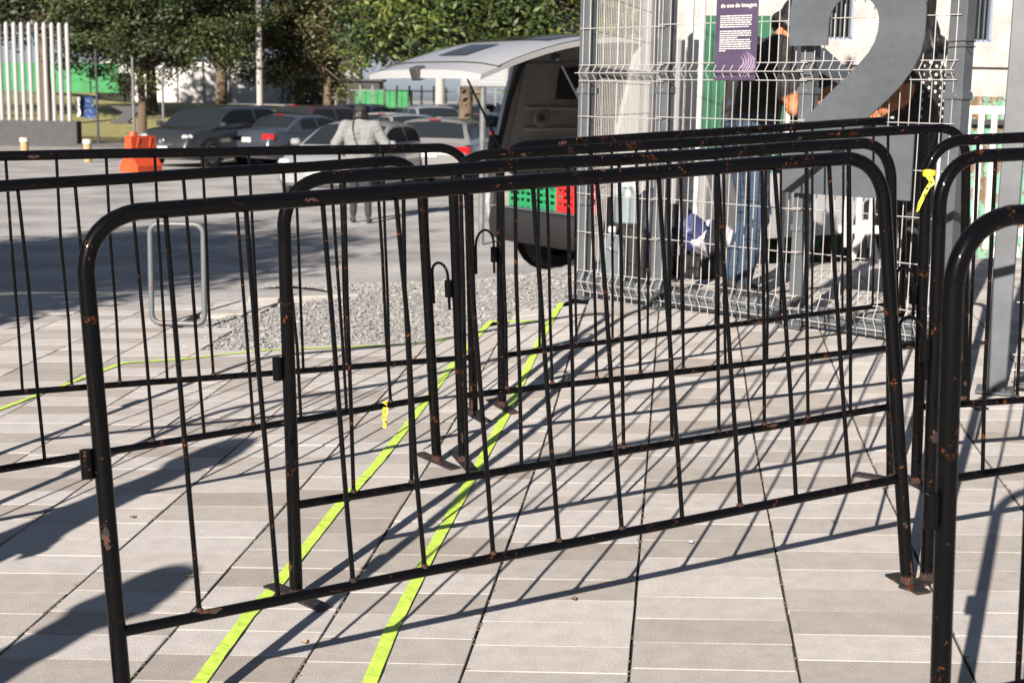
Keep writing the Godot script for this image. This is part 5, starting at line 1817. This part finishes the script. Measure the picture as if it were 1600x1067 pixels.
	mb.box(V(0, 0.72, 0), Vector3(0.045, 1.08, 0.02), Basis.IDENTITY, 0.005)
	var pm := mb.mesh()
	for k in 26: put("picket", pm, M.white, wr, Transform3D(Basis.IDENTITY, V(-0.15 + k * 0.1, 0, 0.028)))
	for x in [0.0, 1.1, 2.2]:
		mb = MB.new()
		mb.prism(PackedVector2Array([Vector2(-0.16, 0), Vector2(-0.10, 0), Vector2(0.0, 0.30), Vector2(0.10, 0), Vector2(0.16, 0), Vector2(0.03, 0.40), Vector2(-0.03, 0.40)]), 0.03, Transform3D(Basis.IDENTITY, V(x, 0, 0.045)))
		obj("foot", mb, M.white, wr)
	var tf := thing("sheet_fence", "stained teal corrugated sheet fence below the white building", "fence", on(2.5, -14.4), along(V(1, 0, -0.03)))
	for k in 12:
		var cg := []
		for i in 13:
			for jx in 2:
				cg.append(V(k * 0.40 + i * 0.0333, jx * 1.75, 0.016 * cos(i * TAU / 4.0)))
		mb = MB.new()
		mb.grid(cg, 13, 2)
		obj("sheet", mb, M.teal, tf)
	mb = MB.new()
	mb.box(V(2.4, 1.50, 0.05), Vector3(4.8, 0.05, 0.04))
	obj("rail", mb, M.dark, tf)
	var hb := thing("white_building", "white rendered building with barred blue-framed windows", "building", V(2.4, 0.0, -19.0), along(V(1, 0, -0.02)))
	# wall pieces round the openings
	var wins := [[1.58, 2.22, 0.34, 0.62], [3.36, 2.24, 0.36, 0.62]]
	var xs := [-0.6, 1.58, 1.92, 3.36, 3.72, 8.0]
	for i in 5:
		if i % 2 == 0:
			mb = MB.new()
			mb.box(V((xs[i] + xs[i + 1]) / 2, 2.4, 0), Vector3(xs[i + 1] - xs[i], 5.2, 0.2))
			obj("wall", mb, M.whitewall, hb)
		else:
			for yy in [[-0.2, 2.22], [2.86, 5.0]]:
				mb = MB.new()
				mb.box(V((xs[i] + xs[i + 1]) / 2, (yy[0] + yy[1]) / 2, 0), Vector3(xs[i + 1] - xs[i], yy[1] - yy[0], 0.2))
				obj("wall", mb, M.whitewall, hb)
	for wd in wins:
		var cx: float = wd[0] + wd[2] / 2
		mb = MB.new()
		mb.box(V(cx, 2.54, -0.06), Vector3(wd[2], 0.64, 0.02))
		var wn := obj("window", mb, M.glass, hb)
		for e in [[V(cx, 2.235, 0.04), Vector3(wd[2], 0.03, 0.1)], [V(wd[0] + 0.015, 2.54, 0.04), Vector3(0.03, 0.62, 0.1)], [V(wd[0] + wd[2] - 0.015, 2.54, 0.04), Vector3(0.03, 0.62, 0.1)], [V(cx, 2.845, 0.04), Vector3(wd[2], 0.03, 0.1)]]:
			mb = MB.new()
			mb.box(e[0], e[1])
			obj("frame", mb, M.frameblue, wn)
		for k in 5:
			mb = MB.new()
			mb.tube(PackedVector3Array([V(wd[0] + 0.05 + k * (wd[2] - 0.1) / 4, 2.25, 0.12), V(wd[0] + 0.05 + k * (wd[2] - 0.1) / 4, 2.83, 0.12)]), 0.007, 6)
			obj("bar", mb, M.galv, wn)
	mb = MB.new()
	mb.box(V(3.7, 1.93, 0.13), Vector3(8.6, 0.05, 0.06))
	obj("ledge", mb, M.whitewall, hb)

# ---------------------------------------------------------------- the scene
func _ready() -> void:
	rng.seed = 1
	# camera: a 50 mm view from chest height, tipped down 9.7 degrees
	var cam := Camera3D.new()
	cam.name = "camera"
	cam.position = Vector3(0, 1.45, 0)
	cam.basis = Basis(Vector3.RIGHT, deg_to_rad(-9.72)) * Basis(Vector3.BACK, deg_to_rad(0.97))
	cam.far = 900
	cam.near = 0.05
	add_child(cam)
	cam.fov = 26.68
	var at := CameraAttributesPhysical.new()
	at.frustum_focal_length = 50.6
	at.frustum_focus_distance = 4.4
	at.exposure_aperture = 7.1
	at.frustum_far = 900
	cam.attributes = at
	cam.current = true
	print("fov ", cam.fov)
	var env := Environment.new()
	env.background_mode = Environment.BG_SKY
	var sky := Sky.new()
	var sm := ProceduralSkyMaterial.new()
	sm.sky_top_color = Color(0.47, 0.54, 0.66)
	sm.sky_horizon_color = Color(0.80, 0.84, 0.88)
	sm.sky_curve = 0.12
	sm.ground_bottom_color = Color(0.30, 0.29, 0.28)
	sm.ground_horizon_color = Color(0.60, 0.62, 0.63)
	sm.energy_multiplier = 0.26
	sky.sky_material = sm
	env.sky = sky
	env.tonemap_mode = Environment.TONE_MAPPER_LINEAR
	env.tonemap_exposure = 3.0
	env.sdfgi_enabled = true
	env.ssao_enabled = true
	env.ssil_enabled = true
	var we := WorldEnvironment.new()
	we.environment = env
	add_child(we)
	var sun := DirectionalLight3D.new()
	sun.name = "sun"
	sun.light_energy = 1.6
	sun.light_color = Color(1.0, 0.955, 0.91)
	sun.light_angular_distance = 0.5
	sun.shadow_enabled = true
	add_child(sun)
	var el := deg_to_rad(25.0)
	var az := deg_to_rad(22.0)
	sun.look_at_from_position(Vector3.ZERO, Vector3(cos(el) * sin(az), -sin(el), -cos(el) * cos(az)), Vector3.UP)

	make_materials()
	print("materials ", Time.get_ticks_msec())
	build_ground()
	print("ground ", Time.get_ticks_msec())
	tape_strip("green floor tape line, left of the two running from the camera", [Vector2(-0.765, -3.0), Vector2(-0.70, -3.692), Vector2(-0.658, -3.95), Vector2(-0.575, -4.645), Vector2(-0.488, -5.209), Vector2(-0.301, -6.715), Vector2(-0.12, -7.83)], 0.037)
	tape_strip("green floor tape line, right of the two running from the camera", [Vector2(-0.345, -3.0), Vector2(-0.303, -3.559), Vector2(-0.233, -4.187), Vector2(-0.11, -5.16), Vector2(0.004, -5.996), Vector2(0.116, -6.889), Vector2(0.274, -8.04)], 0.037)
	tape_strip("short green floor tape across the gravel end of the two lines", [Vector2(-0.10, -7.80), Vector2(0.13, -7.55)], 0.04)
	tape_strip("thin green floor tape along the edge of the gravel", [Vector2(-2.6, -5.2), Vector2(-2.27, -6.25), Vector2(-1.984, -7.20), Vector2(-1.68, -7.27), Vector2(-1.291, -7.44), Vector2(-0.341, -7.50)], 0.03)

	build_fence()
	barrier("front crowd barrier, nearest to the camera across the middle", V(-0.896, 1.189, -2.972), V(0.981, 1.306, -3.885), V(-0.826, 0.314, -2.899), V(1.072, 0.434, -3.822), true, sleeve_of(V(1.123, 1.305, -3.819), V(3.083, 1.393, -4.577), V(1.152, 0.425, -3.823)), 1, [0.0, -0.17], [0.27, 0.16])
	barrier("second crowd barrier directly behind the front one", V(-0.617, 1.216, -3.835), V(1.234, 1.32, -4.77), V(-0.595, 0.325, -3.83), V(1.294, 0.429, -4.785), true, sleeve_of(V(1.342, 1.323, -4.729), V(3.416, 1.428, -5.047), V(1.371, 0.439, -4.734)), 2, [0.3, 0.5])
	barrier("third crowd barrier back, its left post hooked to the left lane", V(-0.224, 1.23, -5.142), V(1.782, 1.356, -5.751), V(-0.184, 0.359, -5.166), V(1.84, 0.501, -5.779), true, false, 3)
	barrier("fourth crowd barrier back, nearest the mesh fence", V(-0.063, 1.241, -5.919), V(1.816, 1.368, -6.827), V(-0.042, 0.371, -5.939), V(1.875, 0.495, -6.865), true, false, 4)
	barrier("farther of the two crowd barriers on the left", V(-2.169, 1.194, -5.104), V(-0.19, 1.24, -5.812), V(-2.151, 0.319, -5.123), V(-0.162, 0.382, -5.835), true, sleeve_of(V(-0.063, 1.241, -5.919), V(1.816, 1.368, -6.827), V(-0.042, 0.371, -5.939)), 5)
	barrier("nearer of the two crowd barriers on the left, with yellow ribbon", V(-2.118, 1.118, -4.048), V(-0.34, 1.219, -5.175), V(-2.071, 0.244, -4.053), V(-0.286, 0.348, -5.185), true, sleeve_of(V(-0.224, 1.23, -5.142), V(1.782, 1.356, -5.751), V(-0.184, 0.359, -5.166)), 6)
	barrier("crowd barrier cut off by the right edge, closest to the camera", V(0.75, 1.255, -2.446), V(2.707, 1.334, -3.235), V(0.784, 0.381, -2.454), V(2.739, 0.459, -3.243), true, true, 7)
	barrier("right-hand crowd barrier hooked to the front barrier's right post", V(1.123, 1.305, -3.819), V(3.083, 1.393, -4.577), V(1.152, 0.425, -3.823), V(3.12, 0.519, -4.585), true, true, 8, [-1.28, 0.0], [0.2, 0.27])
	barrier("right-hand crowd barrier with the yellow ribbon on its bend", V(1.342, 1.323, -4.729), V(3.416, 1.428, -5.047), V(1.371, 0.439, -4.734), V(3.459, 0.554, -5.055), true, true, 9)
	ribbon("torn yellow warning ribbon tied to the bend of a right-hand barrier", V(1.352, 1.222, -4.722), 2.0, [V(-0.005, -0.01, 0.022), V(0.002, -0.03, 0.028), V(-0.012, -0.05, 0.030), V(-0.02, -0.075, 0.028), V(-0.032, -0.10, 0.026), V(-0.04, -0.125, 0.026)], 0.022)
	ribbon("small yellow ribbon hanging from the left barrier's bottom rail", V(-0.455, 0.338, -5.083), 1.0, [V(0.0, -0.005, 0.018), V(0.004, -0.02, 0.020), V(-0.002, -0.04, 0.020), V(0.003, -0.06, 0.019), V(-0.002, -0.08, 0.018)], 0.014)
	rng.seed = 404
	for k in [[-0.93, -4.02, "dry brown leaf on a paver left of the front barrier", M.tan], [0.55, -4.19, "pale blue paper scrap on the paving below the front barrier", M.plastic], [-0.52, -3.5, "dry brown leaf beside the left green tape", M.tan], [-1.25, -4.6, "dark dry leaf near the left edge of the paving", M.bark], [-0.62, -7.05, "dry orange leaf just short of the gravel", M.tan], [1.02, -4.35, "small grey paper scrap under the right end of the front barrier", M.paper], [0.18, -3.75, "dark seed pod on the paving near the strip joint", M.bark]]:
		var g := []
		for i in 5:
			for q in 4:
				var w := sin(PI * (i + 0.6) / 5.2)
				g.append(V((i - 2.0) * 0.0065, 0.002 + 0.004 * absf(i - 2.0) * 0.5 + 0.002 * rng.randf(), (q - 1.5) * 0.0055 * w))
		var mb := MB.new()
		mb.grid(g, 5, 4, true)
		tag(obj("litter_scrap", mb, k[3], self, Transform3D(yaw(rng.randf() * TAU), on(k[0], k[1], 0.002))), k[2], "litter", "litter on the paving")
	print("barriers ", Time.get_ticks_msec())
	build_van()
	build_cars()
	print("cars ", Time.get_ticks_msec())
	build_street()
	build_trees()
	build_shade_shrub()
	print("trees ", Time.get_ticks_msec())
	build_behind_fence()
	print("done ", Time.get_ticks_msec())
